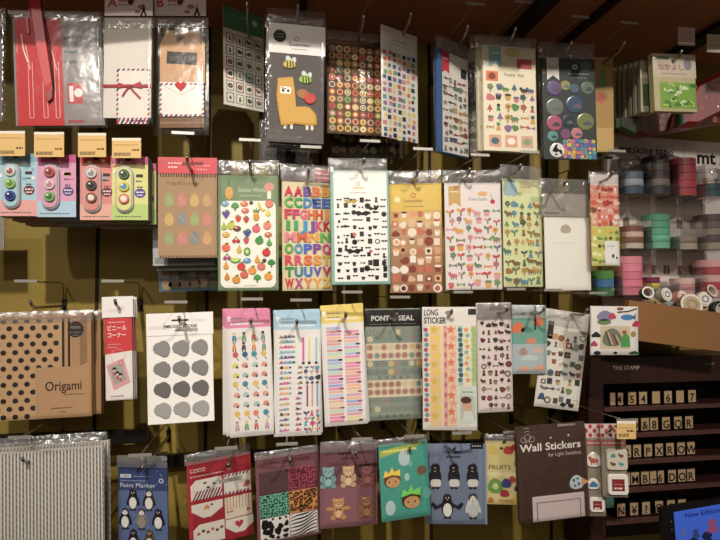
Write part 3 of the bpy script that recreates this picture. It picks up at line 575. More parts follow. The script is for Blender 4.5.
# alphabet
P, A = sheet('sticker_pack', 'pack of puffy rainbow alphabet letters on a pale card', 'sticker pack', (280, 163), (331, 166), (281, 292), Y=-.165, base='#dccfa4', flap=181, seed=23, card=(281.5, 181, 331, 291))
A.rect(281.5, 166, 331, 181, '#6d6266', 1); A.rect(315, 167, 331, 180, '#b8344a', 2); A.tiny(317, 329, 172, '#ecc8cc', 1.6, 3); A.tiny(317, 329, 176, '#ecc8cc', 1.6, 3); A.done('card')
RW = ['AABBB', 'CCDEE', 'FFGHHI', 'IIJJKK', 'MMNN', 'OOPPQ', 'RRSST', 'TUUVV', 'WXYYZ']
CC = ['#d8425a', '#e0506a', '#e2628c', '#e07a3c', '#e0a238', '#5fae4e', '#3fa878', '#3f8fd0', '#4f62b8', '#8a4fa8', '#d83a3a']
rn = random.Random(2)
CR_ = [['#d83a5c', '#e0456a', '#7a5fb0', '#e07a3c', '#e0a238'], ['#6ab84e', '#3fae5c', '#3f8fd0', '#3f62b8', '#4a70c0'], ['#d8425a', '#d83a7c', '#e8708c', '#e0703c', '#d8503c', '#e09a38'], ['#4fa84e', '#3fae78', '#3f9fd0', '#7a5fb0', '#d8427a', '#c8283c'], ['#e88a9c', '#e07048', '#e8a03c', '#6ab84e'], ['#5fae3e', '#4f9fd0', '#5a6fd0', '#8a4fa8', '#d84a8c'], ['#e0455a', '#e05070', '#e8703c', '#e09838', '#d8b838'], ['#3f9a4e', '#3f8fa8', '#4a7fd0', '#6a5fb8', '#c8385c'], ['#d83a4c', '#c04a90', '#e0883c', '#e8a838', '#e8c03c']]
for j, row in enumerate(RW):
    n = len(row); dx = 46.5/n
    for i, ch in enumerate(row):
        A = Art(P); A.L0 = 2; A.text(ch, 283.5+dx*(i+.5), 195.2+j*11.6, 13.0, CR_[j][i], 1, .045, dx*(.5 if ch == 'I' else .9), 'c', .0014); A.done('letter_sticker', mat='puffy')
# moustaches
P, A = sheet('sticker_pack', 'white sheet of black moustaches, hats and glasses in a teal framed pack', 'sticker pack', (328, 158), (387, 158.5), (330, 286), Y=-.18, base='#8ab8b0', flap=171, seed=24, card=(330, 170, 388, 285), th=.004)
A.rect(333, 171, 386, 282, '#eceae6', 1); A.annul(357, 184, 1.4, 2.2, '#d8b860', 2); A.tiny(352, 364, 188, '#c8a850', 1.2, 2); A.tiny(349, 366, 193, '#9a9690', .8, 2)
A.field(334, 196, 386, 281, 7, 12, ['#1d1b1c', '#262324', '#3a3637'], ['stache', 'stache', 'stache', 'bow', 'ring', 'fig', 'cup', 'box', 'bar'], 2.3, 13, 2, .18, .0, ['#f0eeea', '#1d1b1c', '#3a3637', '#e8e6e2'])
for x, y, r, c in ((350, 202, 6, '#b89a4c'), (361, 214, 7, '#1d1b1c'), (352, 252, 7.2, '#1d1b1c'), (372, 209, 5, '#1d1b1c')): A.motif('stache', x, y, r, c, c, 4)
A.rect(371, 260, 377, 267, '#1d1b1c', 4); A.ell(365, 269, 3, 3, '#1d1b1c', 4); A.star(353, 235, 3, '#d07a6a', 4, 5); A.heart(369, 252, 1.8, '#c8283c', 4)
for i in range(8): A.motif('bar', 383, 258+i*2.8, 1.8, '#1d1b1c', '#1d1b1c', 4)
A.done('card')
# food
P, A = sheet('sticker_pack', 'yellow to brown sheet of little food and cafe stickers', 'sticker pack', (388, 171), (441, 170), (389, 294), Y=-.175, base='#b0835a', flap=184, seed=25, card=(389, 184, 441, 293))
for i in range(8): A.rect(389, 184+i*13.6, 441, 184+(i+1)*13.6+.3, ['#d9b83c', '#d8b440', '#d0a85c', '#bc9468', '#b48862', '#aa7a56', '#a6744f', '#a26e4a'][i], 1)
A.text('Suatelier', 403, 203, 5.4, '#6a4a2a', 2, 0, 20); A.annul(413, 196, 1.6, 2.6, '#c8502c', 2); A.tiny(404, 424, 207, '#8a6a3a', .9, 2); A.ell(397, 200, 3, 3, '#e8d8a0', 2)
A.field(391, 211, 440, 292, 6, 9, ['#e6d6c0', '#d8b08c', '#c86a4c', '#e8e0d4', '#8a3c2c', '#d89a6c'], ['ring', 'cup', 'ring', 'sq', 'blob', 'dot', 'cup', 'box'], 3.4, 14, 2, .12, .03, ['#c85a4c', '#ede0cc', '#5c2c20', '#e0a878', '#d8c09c']); A.done('card')
# pink flowers
P, A = sheet('sticker_pack', 'pale pink sheet of flowers and bouquets with a gold label', 'sticker pack', (442, 170), (500, 170), (444, 291), Y=-.18, base='#dfd5d3', flap=183, seed=26, card=(444, 183, 500, 290))
A.poly([(448, 186), (460, 186), (460, 207), (454, 203), (448, 207)], '#c9a25c', 1); A.tiny(450, 458, 192, '#f0e2c4', 1.2, 2); A.text('Flower Garden', 468, 201, 5, '#6a7a6a', 1, 0, 18); A.ell(482, 194, 5, 2.4, '#dba864', 1); A.ell(492, 202, 2.4, 2.4, '#c82c3c', 1); A.line([(492, 200), (490, 194)], .6, '#4a7a3a', 1)
A.field(446, 208, 499, 289, 6, 9, ['#d0605c', '#c86a7c', '#7a9a5c', '#d8a44c', '#8a6aa0', '#c8403c', '#6a8a6a', '#d898a0'], ['flower', 'leaf', 'flower', 'cup', 'beast', 'leaf', 'bow'], 3.6, 15, 1, .15, .03); A.done('card')
# forest
P, A = sheet('sticker_pack', 'pale green sheet of forest animals and leaves', 'sticker pack', (500, 164), (541, 167), (502, 288), Y=-.17, base='#d8dca4', flap=180, seed=27, card=(502, 178, 541, 287))
A.ell(510, 188, 6, 10, '#9ab8c4', 1, 0, 12, 0, .2); A.rect(518, 180, 532, 192, '#d8cc9c', 1); A.tiny(520, 530, 186, '#7a9a6a', 1.4, 2); A.ell(534, 198, 5, 3, '#b8c88c', 1)
A.field(503, 200, 540, 286, 5, 9, ['#8a6a44', '#5a8a6a', '#6a94a8', '#a8763c', '#7a9a4c', '#c8a45c', '#4a6a54'], ['beast', 'leaf', 'blob', 'flower', 'tree', 'fig', 'beast'], 3.5, 16, 1, .15, .02); A.done('card')
# memo
P, A = sheet('memo_pack', 'plain white memo sheets with a small grey blob under a clear header', 'memo pack', (540, 178), (588, 180), (543, 292), Y=-.165, base='#e9e5dc', flap=217, seed=28, card=(543, 217, 588, 291))
A.ell(564, 229, 5.2, 4.8, '#b4ab98', 1, 0, 14, 0, .06); A.tiny(552, 572, 243, '#cfc9bf', .8); A.done('card'); A = P.card(542, 193, 588, 216, '#a69c8c', .001); A.rect(543, 212, 558, 214, '#6a6156', 1); A.done('backing_strip')
# red/yellow animals
P, A = sheet('sticker_pack', 'orange and yellow sheet of small animals with a white corner label', 'sticker pack', (588, 171), (618, 172), (590, 267), Y=-.17, base='#e0907c', flap=183, seed=29, card=(590, 183, 618, 266))
A.rect(590, 174, 618, 185, '#e4dcd4', 1); A.rect(590, 226, 618, 266, '#c9c862', 1); A.field(590, 186, 618, 226, 5, 6, ['#b83c34', '#ece0d4', '#d8603c', '#8a4a3c', '#ecc0a8'], ['blob', 'beast', 'bow', 'fig'], 2.6, 17, 2); A.field(590, 228, 618, 265, 5, 5, ['#6a8a34', '#ece8a8', '#3a3a2c', '#e0b83c'], ['blob', 'beast', 'star'], 2.4, 18, 2)
A.rect(603, 241, 617, 265, '#e6e4e0', 6); A.ell(611, 256, 1.2, 2, '#2a2626', 7); A.ell(614.6, 258, .9, 1.4, '#2a2626', 7); A.tiny(605, 612, 246, '#9a9690', 1, 7); A.done('card')
# ------------------------------------------------------------------ third row
P, A = sheet('origami_pack', 'big kraft pack of origami paper with black polka dots', 'origami paper', (-30, 313), (93, 312), (-30, 424), Y=-.14, base='#ba9066', flap=323, seed=30, card=(-28, 316, 91, 423), th=.014)
A.rect(-28, 316, 91, 322, '#a87848', 1)
A.rect(-28, 322, 61, 423, '#c29a6c', 1)
for j in range(13):
    for i in range(9):
        x, y = -21+i*11.7+(5.9 if j % 2 else 0), 322+j*8.15
        if x > 58 or (y > 372 and x > 35): continue
        if y < 421: A.ell(x, y+(1.2 if j == 0 else 0), 2.9, 2.7 if j else 1.8, '#2c2320', 2, 0, 14)
A.rect(61, 321, 63.5, 371, '#32261e', 2); A.rect(67, 321, 69.4, 371, '#32261e', 2)
for j in range(24): A.line([(79, 324+j*2), (87, 320+j*2)], .7, '#4a3828', 2)
for j in range(22):
    for i in range(3): A.rect(71.5+i*2.2, 324+j*2.1, 72.3+i*2.2, 324.9+j*2.1, '#8a6238', 2)
A.ell(75, 333, 8.4, 8.4, '#3a302c', 3, 0, 26); A.text('4sizes', 70, 332, 4.6, '#a89c90', 4, 0, 10); A.tiny(70, 80, 336, '#8a7c70', .9, 4); A.tiny(72, 79, 339, '#8a7c70', .7, 4)
A.rect(34, 371, 91, 423, '#b98f64', 3); A.rect(88.5, 322, 91, 423, '#b8854f', 4)
A.text('Origami', 44, 395, 13.5, '#3c2a1e', 4, .012, 37); A.tiny(63, 83, 399.5, '#6a4c34', 1.1, 4); A.tiny(50, 72, 413, '#6a4c34', 1.1, 4); A.tiny(58, 65, 417, '#6a4c34', 1, 4); A.done('card')
P.behind(1, .009, -.001, .02, 'second origami pack, its clear edge showing behind the first')
P, A = sheet('sticker_pack', 'narrow red and white pack with Japanese lettering and a pink photo frame', 'photo corner pack', (102, 296), (133, 297), (104, 403), Y=-.15, base='#e9e2de', sleeve=False, seed=31, card=(104, 316, 131, 401), th=.004)
A.poly([(104, 316), (131, 317), (131, 352), (104, 355)], '#d8333c', 1); A.text('ビニール', 107, 331, 6, '#f2e6e2', 2, .02, 19); A.text('コーナー', 107, 338, 6, '#f2e6e2', 2, .02, 18); A.tiny(108, 124, 323, '#ecbcb8', 1, 2); A.tiny(107, 120, 345, '#c8a09c', 1, 2); A.tiny(107, 116, 348, '#c8a09c', 1, 2)
A.poly([(105, 366), (122, 359), (129, 384), (112, 391)], '#e0a0a8', 2); A.poly([(108, 368), (120, 363), (125, 381), (113, 386)], '#a8a4a0', 3)
for x, y in ((113, 370), (116, 374), (119, 376)): A.ell(x, y, 2, 2, '#2a2022', 4); A.ell(x, y+1.4, 1.4, 1.2, '#e0c0b0', 5); A.poly([(x-2, y+6), (x, y+2), (x+2, y+6)], '#c8485c', 4)
A.annul(120, 364, 2, 2.8, '#d86a78', 5); A.annul(117, 357, 7, 7.4, '#d8b0b0', 4); A.tiny(109, 122, 397, '#7a6a68', 1, 2); A.done('card')
A = P.card(102, 297, 133, 318, '#eae4de', .0012, .002); A.L0 = 16; A.done('header'); P.sleeve(104, 315, 132, 403, seed=31, back=.005)
P.behind(2, .0012, -.001, .008, 'same narrow pack hanging behind the front one')
# embossed
P, A = sheet('sticker_sheet', 'white sheet of twelve grey embossed blobs', 'sticker sheet', (146, 314), (212, 314), (148, 425), Y=-.17, base='#efeae4', sleeve=False)
A.rect(146, 314, 213, 337, '#f0ebe6', 1); A.rect(146, 336.4, 212, 337, '#b9b0a6', 2); A.text('EMBOSSED STICKER', 163, 329, 4.3, '#2f2b2a', 2, .02, 34); A.tiny(174, 186, 332, '#6a6460', .8, 2); A.rect(171, 320.6, 188, 322.4, '#3a3432', 2); A.ell(179, 321, 2.2, 2.6, '#2c2826', 2); A.done('card')
SH = [(-1, -.35), (-.75, -.68), (-.35, -.8), (.1, -.98), (.5, -.9), (.85, -.6), (1, -.1), (.92, .4), (.7, .85), (.3, .95), (-.1, .8), (-.45, .6), (-.85, .42), (-1.05, .05)]
for j in range(4):
    for i in range(3):
        x, y = 161+i*19, 350+j*20.6; c = ['#8e8c8a', '#858381', '#6c6a68', '#a09e9b'][j]; A = Art(P); A.poly([(x+sx*8.4, y+sy*8.8) for sx, sy in SH], c, 1, .0012, .94); A.done('blob_sticker', mat='puffy')
# three long sheets
def long_sheet(label, tl, tr, bl, hc, hy, seed, roll=2.2, n=2):
    P, A = sheet('sticker_sheet', label, 'sticker sheet', tl, tr, bl, Y=-.18, base='#e6e1df', flap=None, seed=seed)
    A.rect(tl[0], tl[1], tl[0]+P.pw, hy, hc, 1); A.rect(tl[0]+2, tl[1]+6, tl[0]+5, tl[1]+11, '#e9f0ec', 2); A.tiny(tl[0]+7, tl[0]+20, tl[1]+8, '#7a8a9a', 1.2, 2); A.tiny(tl[0]+7, tl[0]+20, tl[1]+12, '#7a8a9a', 1.2, 2); A.tiny(tl[0]+5, tl[0]+P.pw-6, hy-4, '#f0ece8', 1.6, 2)
    return P, A
P, A = long_sheet('long sticker sheet with a pink header and tiny children with balloons', (225, 311), (270, 311), (230, 438), '#e386ae', 329, 32)
pal = ['#d8605c', '#e0b84a', '#4a8aa8', '#c8a0b0', '#e0905c', '#7aa87a', '#5a5464']
for j in range(10):
    y = 337+j*9.9; rn = random.Random(50+j)
    for i in range(4):
        x = 233+i*9.6+rn.uniform(-.6, .6)
        if j in (2, 5, 8): A.ell(x, y-1, 2.9, 3, rn.choice(['#d8504c', '#e0b84a', '#3f8fa8', '#e0805c', '#2f6a8a']), 1, n=12); A.line([(x+1, y+2), (x+3, y+5)], .8, '#5a5060', 1)
        elif j in (0, 1, 9): A.ell(x, y-2.4, 1.6, 1.6, rn.choice(['#5a4a44', '#e0c05c', '#b88a7a']), 1, n=8); A.poly([(x-1.6, y-.6), (x+1.6, y-.6), (x+2.4, y+4), (x-2.4, y+4)], rn.choice(pal), 1); A.rect(x-1.8, y+4, x-.6, y+6, '#4a4444', 1); A.rect(x+.6, y+4, x+1.8, y+6, '#4a4444', 1)
        else: A.ell(x, y, 3.2, 2.8, rn.choice(['#e0a07c', '#d8cc5c', '#a8c4b8', '#d8907c']), 1, n=10, wob=.1); A.ell(x+1.6, y+1.6, 1.4, 1.4, '#5a5464', 2, n=7)
A.done('card'); P.behind(2, -.006, .001, .004, 'same pink headed sheet fanned out to the left behind the front one', 1.0)
P, A = long_sheet('long sticker sheet with a light blue header and handwritten word strips', (274, 311), (321, 311), (274, 437), '#abcde4', 330, 33)
rn = random.Random(9); cl = ['#d8508c', '#3fa0b0', '#c8a04a', '#6a5a8a', '#e0a878', '#7ab8c8', '#3a3a4a']
for j in range(19):
    y = 337+j*5.2; segs = [(279, 297)] if j < 6 else [(279, 293), (297, 304)] if j < 12 else [(279, 291), (295, 303)]
    for a_, b_ in segs:
        c = rn.choice(cl); A.line([(a_, y+1.2), (b_-2, y+.6)], 1.1, c, 1); A.motif(rn.choice(['blob', 'bow', 'beast', 'flower']), a_+2.5, y, 1.8, rn.choice(cl), c, 2, rn); A.motif('dot', b_-3, y, 1.1, rn.choice(cl), c, 2, rn); A.tiny(a_+5, b_-4, y-.4, c, 1.8, 2, j)
for x, c in ((303, '#d8609c'), (309, '#e8cf9c'), (316, '#8ccad0')): A.rect(x-.9, 338, x+1.1, 362, c, 1); A.ell(x, 364, 1.6, 1.6, '#4a4444', 2)
for x, c in ((307, '#9a4a7a'), (312, '#c8a87a'), (317, '#7aa0c8')): A.rect(x-.9, 386, x+.9, 408, c, 1); A.ell(x, 384, 1.6, 1.6, '#6a5a5a', 2)
A.field(303, 366, 320, 382, 3, 3, cl, ['leaf', 'blob', 'flower'], 2.3, 20); A.field(303, 412, 320, 434, 3, 4, cl, ['fig', 'leaf', 'flower'], 2.6, 21); A.done('card')
P.behind(1, .003, .002, .005, 'same light blue headed sheet just behind the front one', -1.2)
P, A = long_sheet('long sticker sheet with a yellow header and striped label strips', (320, 306), (363, 306), (325, 427), '#e8ce62', 324, 34)
rn = random.Random(3); st = ['#e8b4a0', '#b8d0e0', '#d8a0c8', '#b0b8dc', '#e0d49c', '#f0b890', '#e88ab0', '#b8d8c0', '#a0a8d8', '#e0a0a0']
for cx, w_ in ((325, 14.5), (342.5, 15)):
    for j in range(30):
        y = 328+j*3.2+(4 if cx > 330 else 0)
        if y > 423: continue
        A.rect(cx, y, cx+w_, y+2.5, rn.choice(st), 1)
        if j % 3 == 1: A.rect(cx+w_-3.5, y+.4, cx+w_+.6, y+2.1, rn.choice(['#2f2a30', '#5a6a4a', '#a8407a']), 2)
A.done('card'); P.behind(1, .004, .001, .005, 'same yellow headed sheet just behind the front one', -1)
# seals
P, A = sheet('sticker_pack', 'sage sheet of round button seals with a black header', 'sticker pack', (365, 309), (420, 310), (366, 421), Y=-.165, base='#8e978a', seed=35)
A.rect(365, 310, 421, 327, '#2c2a2a', 1); A.text('PONT', 371, 321, 7, '#d4d0cc', 2, .03, 18); A.text('SEAL', 398, 321, 7, '#d4d0cc', 2, .03, 16); A.tiny(369, 416, 324.6, '#8a8684', .7, 2)
A.rect(365, 344, 421, 361, '#d8c9ac', 1); A.rect(365, 381, 421, 398, '#d8c9ac', 1)
rn = random.Random(6); ys = [333, 339.6, 348, 356.4, 364.6, 373, 385.4, 393, 401.6, 410]
for j, y in enumerate(ys):
    for i in range(8):
        x = 369.6+i*6.9; c = ['#5f6e66', '#4c7068', '#94483a', '#984038', '#3c605c', '#3a5664', '#8c4034', '#904838', '#466458', '#52685c'][j]
        if rn.random() < .25: c = rn.choice(['#4a8078', '#c8a04c', '#8a5a6a', '#c8b48a'])
        A.ell(x, y, 2.9, 2.9, c, 2, n=14); A.annul(x, y, 1.5, 2.0, '#d8d0c0', 3, 10)
for y in (378.5, 417): 
    for i in range(5): A.annul(379+i*7, y, .8, 1.5, '#4f5850', 2, 8)
A.done('card')
# long sticker
P, A = sheet('sticker_pack', 'wide pastel sheet of long flower and tape strips in capital lettering', 'sticker pack', (422, 307), (476, 308), (423, 430), Y=-.19, a=-12, base='#e2dcd6', flap=None, seed=36)
A.text('LONG', 424, 315.5, 8.6, '#4c4848', 1, .03, 14); A.text('STICKER', 424, 323.5, 8.6, '#4c4848', 1, .03, 22); A.ell(449, 313, 4, 2.4, '#8a8480', 1); A.rect(468, 309, 476, 315, '#2e3030', 1)
A.rect(424, 326, 456, 426, '#ead2ac', 1); A.L0 = 1
cols_ = [(426, 4.5, '#d8e0dc', ['#c8505c', '#6a9ab0']), (435, 10, '#e8c88c', ['#e0b83c', '#f0c84c']), (445, 3, '#d88a94', ['#e8b0a8', '#c86a7c']), (451.5, 9.5, '#ecc8a8', ['#e07a5c', '#e8a08c']), (460, 4.5, '#a8c8b8', ['#4a7a8a', '#2f5a6a']), (466.5, 6.5, '#e8e0c0', ['#e0905c', '#8ab0a0', '#d8c060']), (473.5, 5, '#b4cc8c', ['#a0bc78'])]
for x, w_, c, pc in cols_:
    yb = 426 if x < 456 else 386; A.rect(x-w_/2, 326, x+w_/2, yb, c, 1); y = 330; k = 0
    while y < yb-2: A.motif('star' if w_ > 6 else 'dot', x+(k % 2-.5)*w_*.2, y, w_*.5, pc[k % len(pc)], c, 2, rn); y += w_*.86 if w_ > 6 else 5; k += 1
A.rect(458, 387, 476, 423, '#ccd8cc', 2); A.rect(460, 396, 474, 420, '#b8c0b4', 3); A.ell(466, 405, 5, 6, '#d8a890', 4); A.ell(465, 400, 5.4, 3.4, '#5c3428', 5); A.poly([(461, 420), (463, 411), (470, 411), (473, 420)], '#d8d8d4', 4); A.tiny(461, 473, 392, '#5a6a64', 1, 3); A.done('card')
P, A = sheet('sticker_pack', 'narrow pale pink sheet of small dark icons under a mauve header', 'sticker pack', (476, 303), (511, 305), (478, 413), Y=-.18, base='#ddcfcb', flap=320, seed=37)
A.rect(477, 304, 511, 320, '#8f7c7e', 1); A.field(479, 321, 510, 411, 5, 11, ['#4a3438', '#3c4a3c', '#7a3a3c', '#8a8a5c', '#6a2c34', '#8a5a5c'], ['fig', 'bow', 'tree', 'blob', 'cup', 'ring', 'beast', 'flower'], 2.5, 22, 1, .12, .04, ['#8a4a4c', '#c8b8a8', '#5a4448']); A.done('card')
P, A = sheet('memo_pack', 'short sleeve with orange fish on a teal and pale blue card', 'memo pack', (512, 305), (546, 306), (512, 374), Y=-.17, base='#b3c0c2', flap=318, seed=38)
A.rect(512, 318, 547, 344, '#6ea596', 1); A.rect(512, 344, 547, 374, '#a9b8be', 1)
for x, y, rx, ry, c in ((518, 328, 6, 6, '#dc7044'), (538, 321, 5, 6, '#dc7448'), (531, 341, 5, 3, '#dc8660'), (527, 330, 6, 3, '#4c8c7c'), (523, 352, 4, 4, '#b08a84'), (538, 351, 5, 2.6, '#d8b0a0'), (525, 369, 5, 3, '#dca084'), (539, 368, 5, 3.4, '#dca084'), (530, 358, 8, 3, '#c0ccd0')): A.ell(x, y, rx, ry, c, 2, 0, 14, 0, .1)
A.rect(534, 306, 536, 330, '#2c2e2c', 3); A.done('card')
P, A = sheet('sticker_sheet', 'white sheet of small pictures slanting to the left', 'sticker sheet', (546, 308), (590, 311), (534, 406), Y=-.165, base='#ddd8d0', flap=323, seed=39)
A.rect(550, 320, 556, 338, '#3a3636', 1); A.text('Memory', 562, 318, 4.6, '#c8586a', 1, 0, 22)
A.field(549, 330, 589, 402, 6, 8, ['#5a4438', '#c89a5c', '#6a7a7c', '#7a8a5c', '#a04a38', '#3c3c40', '#c8b49a'], ['beast', 'cup', 'sq', 'blob', 'box', 'fig', 'bow', 'ring'], 2.9, 23, 1, .18, .16, ['#d8c8b0', '#e8e0d4', '#4a5a6a', '#8a6a4a']); A.ell(574, 402, 3, 2.2, '#3a2c28', 3); A.ell(582, 402, 3, 2.2, '#3a2c28', 3); A.ell(552, 396, 2.8, 3.4, '#3f5a78', 3)
A.rect(578, 340, 583, 347, '#8a9094', 3); A.done('card')
P, A = sheet('sticker_pack', 'square white flower and bird pack by the wooden tray', 'sticker pack', (591, 306), (638, 306), (591, 355), Y=-.23, base='#e6e0de', seed=40, th=.003)
A.ell(605, 316, 8, 5.6, '#8a84a8', 1, 0, 14, 0, .1); A.ell(604, 322, 7, 3, '#6f8a5a', 1); A.ell(612, 316, 3.4, 3.4, '#c83a60', 2, wob=.2); A.ell(627, 317, 6.5, 3, '#3f86c0', 2); A.poly([(632, 317), (636, 313), (635, 320)], '#3a78b0', 2); A.line([(617, 312), (628, 311), (637, 308)], 1.4, '#4a3a34', 2); A.ell(620, 308.5, 3.5, 1.6, '#8a4a30', 2)
A.ell(636, 324, 3.6, 3.4, '#c82c5c', 2, wob=.2); A.rect(600, 326, 630, 349, '#cfc0a0', 1); A.ell(612, 338, 9.5, 9.5, '#7c7a68', 2, 0, 18, 0, .08)
for i in range(5): A.line([(605+i*2.6, 331+i), (610+i*2.6, 345)], 1, ['#3a3c44', '#d8ccb0', '#b84a34'][i % 3], 3)
A.poly([(620, 347), (622, 336), (625, 331), (629, 337), (630, 347)], '#48a04c', 3); A.ell(624, 332, 2.4, 2, '#b85a3c', 4); A.ell(596, 335, 4, 3, '#2c2a2c', 2, wob=.2); A.ell(594, 344, 3, 3, '#b84060', 2, wob=.2); A.ell(633, 334, 2.6, 3, '#a8903c', 2); A.ell(597, 353, 3.6, 2, '#2c3c54', 2); A.ell(634, 353, 4.6, 1.8, '#2f5a34', 2, wob=.2); A.ell(615, 353, 2, 1.4, '#2a2a30', 2); A.done('card')
# ------------------------------------------------------------------ bottom row
P, A = sheet('paper_pad', 'large grey striped paper pack in a clear sleeve, bottom left', 'paper pack', (-40, 446), (101, 446), (-40, 570), Y=-.15, a=1, base='#d6d1ca', flap=456, seed=41, card=(-38, 457, 102, 568), th=.012)
for i in range(42):
    A.rect(-37+i*3.4, 457, -35.3+i*3.4, 568, '#8f8983', 1)
    for k in range(17): A.rect(-36.6+i*3.4, 458+k*6.6+(i % 3)*1.7, -35.8+i*3.4, 461+k*6.6+(i % 3)*1.7, '#56504b', 2)
A.done('card'); P.behind(1, .004, .003, .02, 'second striped paper pack, its clear edge behind the first')
def penguin(A, x, y, s, body='#2c2a33', belly='#e8e4e0', L=1, h=.0014, arms=0, baby=False):
    A.ell(x, y, 4.6*s, 7.6*s, body, L, h, 18); A.ell(x, y-7*s, 3.3*s, 3.6*s, body if not baby else '#3a3a40', L, h, 14)
    T = L+int(h/LAY)+1
    A.ell(x, y+2*s, 3.4*s, 5.2*s, belly, T, 0, 14)
    if baby: A.ell(x, y-6.4*s, 2.4*s, 2.2*s, '#e8e6e2', T, 0, 12)
    for d in (-1, 1):
        A.ell(x+d*1.1*s, y-7.4*s, .5*s, .5*s, '#f2eee8' if not baby else '#1c1a1e', T+1, 0, 6); A.ell(x+d*1.6*s, y+8*s, 1.5*s, .7*s, '#3c3432', L, h, 8)
        if arms: A.poly([(x+d*3.6*s, y-3.5*s), (x+d*8*s, y-1*s), (x+d*11*s, y-4*s), (x+d*12.6*s, y-2.4*s), (x+d*9.4*s, y+2*s), (x+d*4*s, y-.4*s)], body, L, h*.8)
        else: A.ell(x+d*4.4*s, y+.8*s, 1.1*s, 4*s, body, L, h, 8, -d*.2)
    A.poly([(x-.8*s, y-6.3*s), (x+.8*s, y-6.3*s), (x, y-5*s)], '#d89a3c', T+1)
P, A = sheet('sticker_pack', 'navy pack of penguin shaped sticky point markers', 'sticky marker pack', (117, 455), (167, 458), (118, 556), Y=-.18, base='#37477a', flap=466, seed=42, card=(118, 463, 167, 556), th=.003)
A.rect(118, 463, 167, 468, '#2a3868', 1); A.rect(120, 474, 131, 477.4, '#d8dce8', 1); A.tiny(122, 129, 475.7, '#37477a', 1, 2); A.tiny(134, 150, 476, '#8a9ac8', 1); A.tiny(120, 146, 480.4, '#8a9ac8', 1); A.text('Point Marker', 120, 487, 6.4, '#d4d8e4', 1, 0, 35); A.rect(118, 490, 167, 556, '#5a6fa0', 1)
rn = random.Random(4)
for i in range(40): A.ell(rn.uniform(119, 166), rn.uniform(466, 554), .5, .5, '#a8b4d8', 2, 0, 6)
A.annul(161, 480, 1.4, 2.4, '#c8d0e4', 2); A.done('card')
for x, y, bd, bl_, bb in ((133, 500, '#26263a', '#e6e2de', 0), (149, 500, '#3a3430', '#e6e2de', 1), (125, 519, '#26263a', '#e6e2de', 1), (141.5, 519, '#8a847c', '#9a948a', 1), (158, 519, '#26263a', '#e6e2de', 0), (133, 540, '#26263a', '#e6e2de', 0), (149, 540, '#5a4a3c', '#d8cfc0', 0)):
    A = Art(P); A.L0 = 2; penguin(A, x, y, 1.12, bd, bl_, 1, .001, 0, bb); A.done('penguin_marker', mat='puffy')
# red envelopes
P, A = sheet('sticker_pack', 'red pack of small white envelope stickers headed COCO', 'sticker pack', (184, 455), (250, 443), (188, 552), Y=-.17, base='#b01f30', flap=466, seed=43, card=(186, 464, 251, 551), th=.003)
A.text('COCO', 189, 475, 5.6, '#ecd8d4', 1, .01, 15); A.tiny(189, 222, 479, '#e8b8b4', 1.2); A.rect(186, 464, 251, 466, '#d88', 1) if 0 else None; A.done('card')
def env(f): A = Art(P); f(A); A.done('envelope_sticker')
def e1(A):
    A.poly([(189, 488), (194, 483), (220, 483), (220, 503), (189, 503)], '#ebe4da', 1, .0005)
    for i in range(9): A.poly([(190+i*3.2, 503), (195+i*3.2, 494), (196.6+i*3.2, 494), (191.8+i*3.2, 503)], ['#b8323a', '#26305c'][i % 2], 6)
    for x, y in ((203, 487), (206, 492), (212, 489)): A.ell(x, y, 1.8, 1.2, '#5a5c58', 6)
def e2(A):
    A.rect(222, 483, 250, 504, '#ebe4da', 1, .0005); airmail(A, 222, 483, 250, 504, 2.4, 6, 'tb', 2.6); A.rect(217, 487, 241, 491, '#a8a49e', 7); A.ell(245, 497, 2.6, 3, '#d85a50', 7, wob=.2)
def e3(A): A.poly([(189, 507), (220, 507), (220, 515), (208, 522), (200, 522), (189, 514)], '#ebe4da', 1, .0005); A.ell(204, 512, 2.6, 2.6, '#d8a060', 6, wob=.2); A.ell(209, 510, 1.4, 1, '#4a5a4a', 6)
def e4(A):
    A.rect(222, 507, 250, 529, '#e8dcc8', 1, .0005)
    for i in range(8): A.rect(224+i*3.2, 507, 224.8+i*3.2, 520, ['#c8787c', '#d8a060'][i % 2], 6)
    A.bow = 0; A.motif('bow', 227, 522, 3, '#d8505c', '#e0a03c', 7); A.ell(246, 523, 2, 2, '#d86a6c', 7)
def e5(A):
    A.poly([(190, 533), (196, 528), (221, 528), (221, 548), (190, 548)], '#ebe4da', 1, .0005)
    for i in range(6): A.ell(195+i*4.6, 537-(i % 2)*2, 1.7, 1.5, ['#c85a64', '#5a5c58', '#8a4a4c'][i % 3], 6)
def e6(A): A.poly([(222, 530), (251, 530), (251, 538), (241, 545), (232, 545), (222, 538)], '#ebe4da', 1, .0005); A.heart(236, 536, 4.4, '#c8323a', 6)
for f in (e1, e2, e3, e4, e5, e6): env(f)
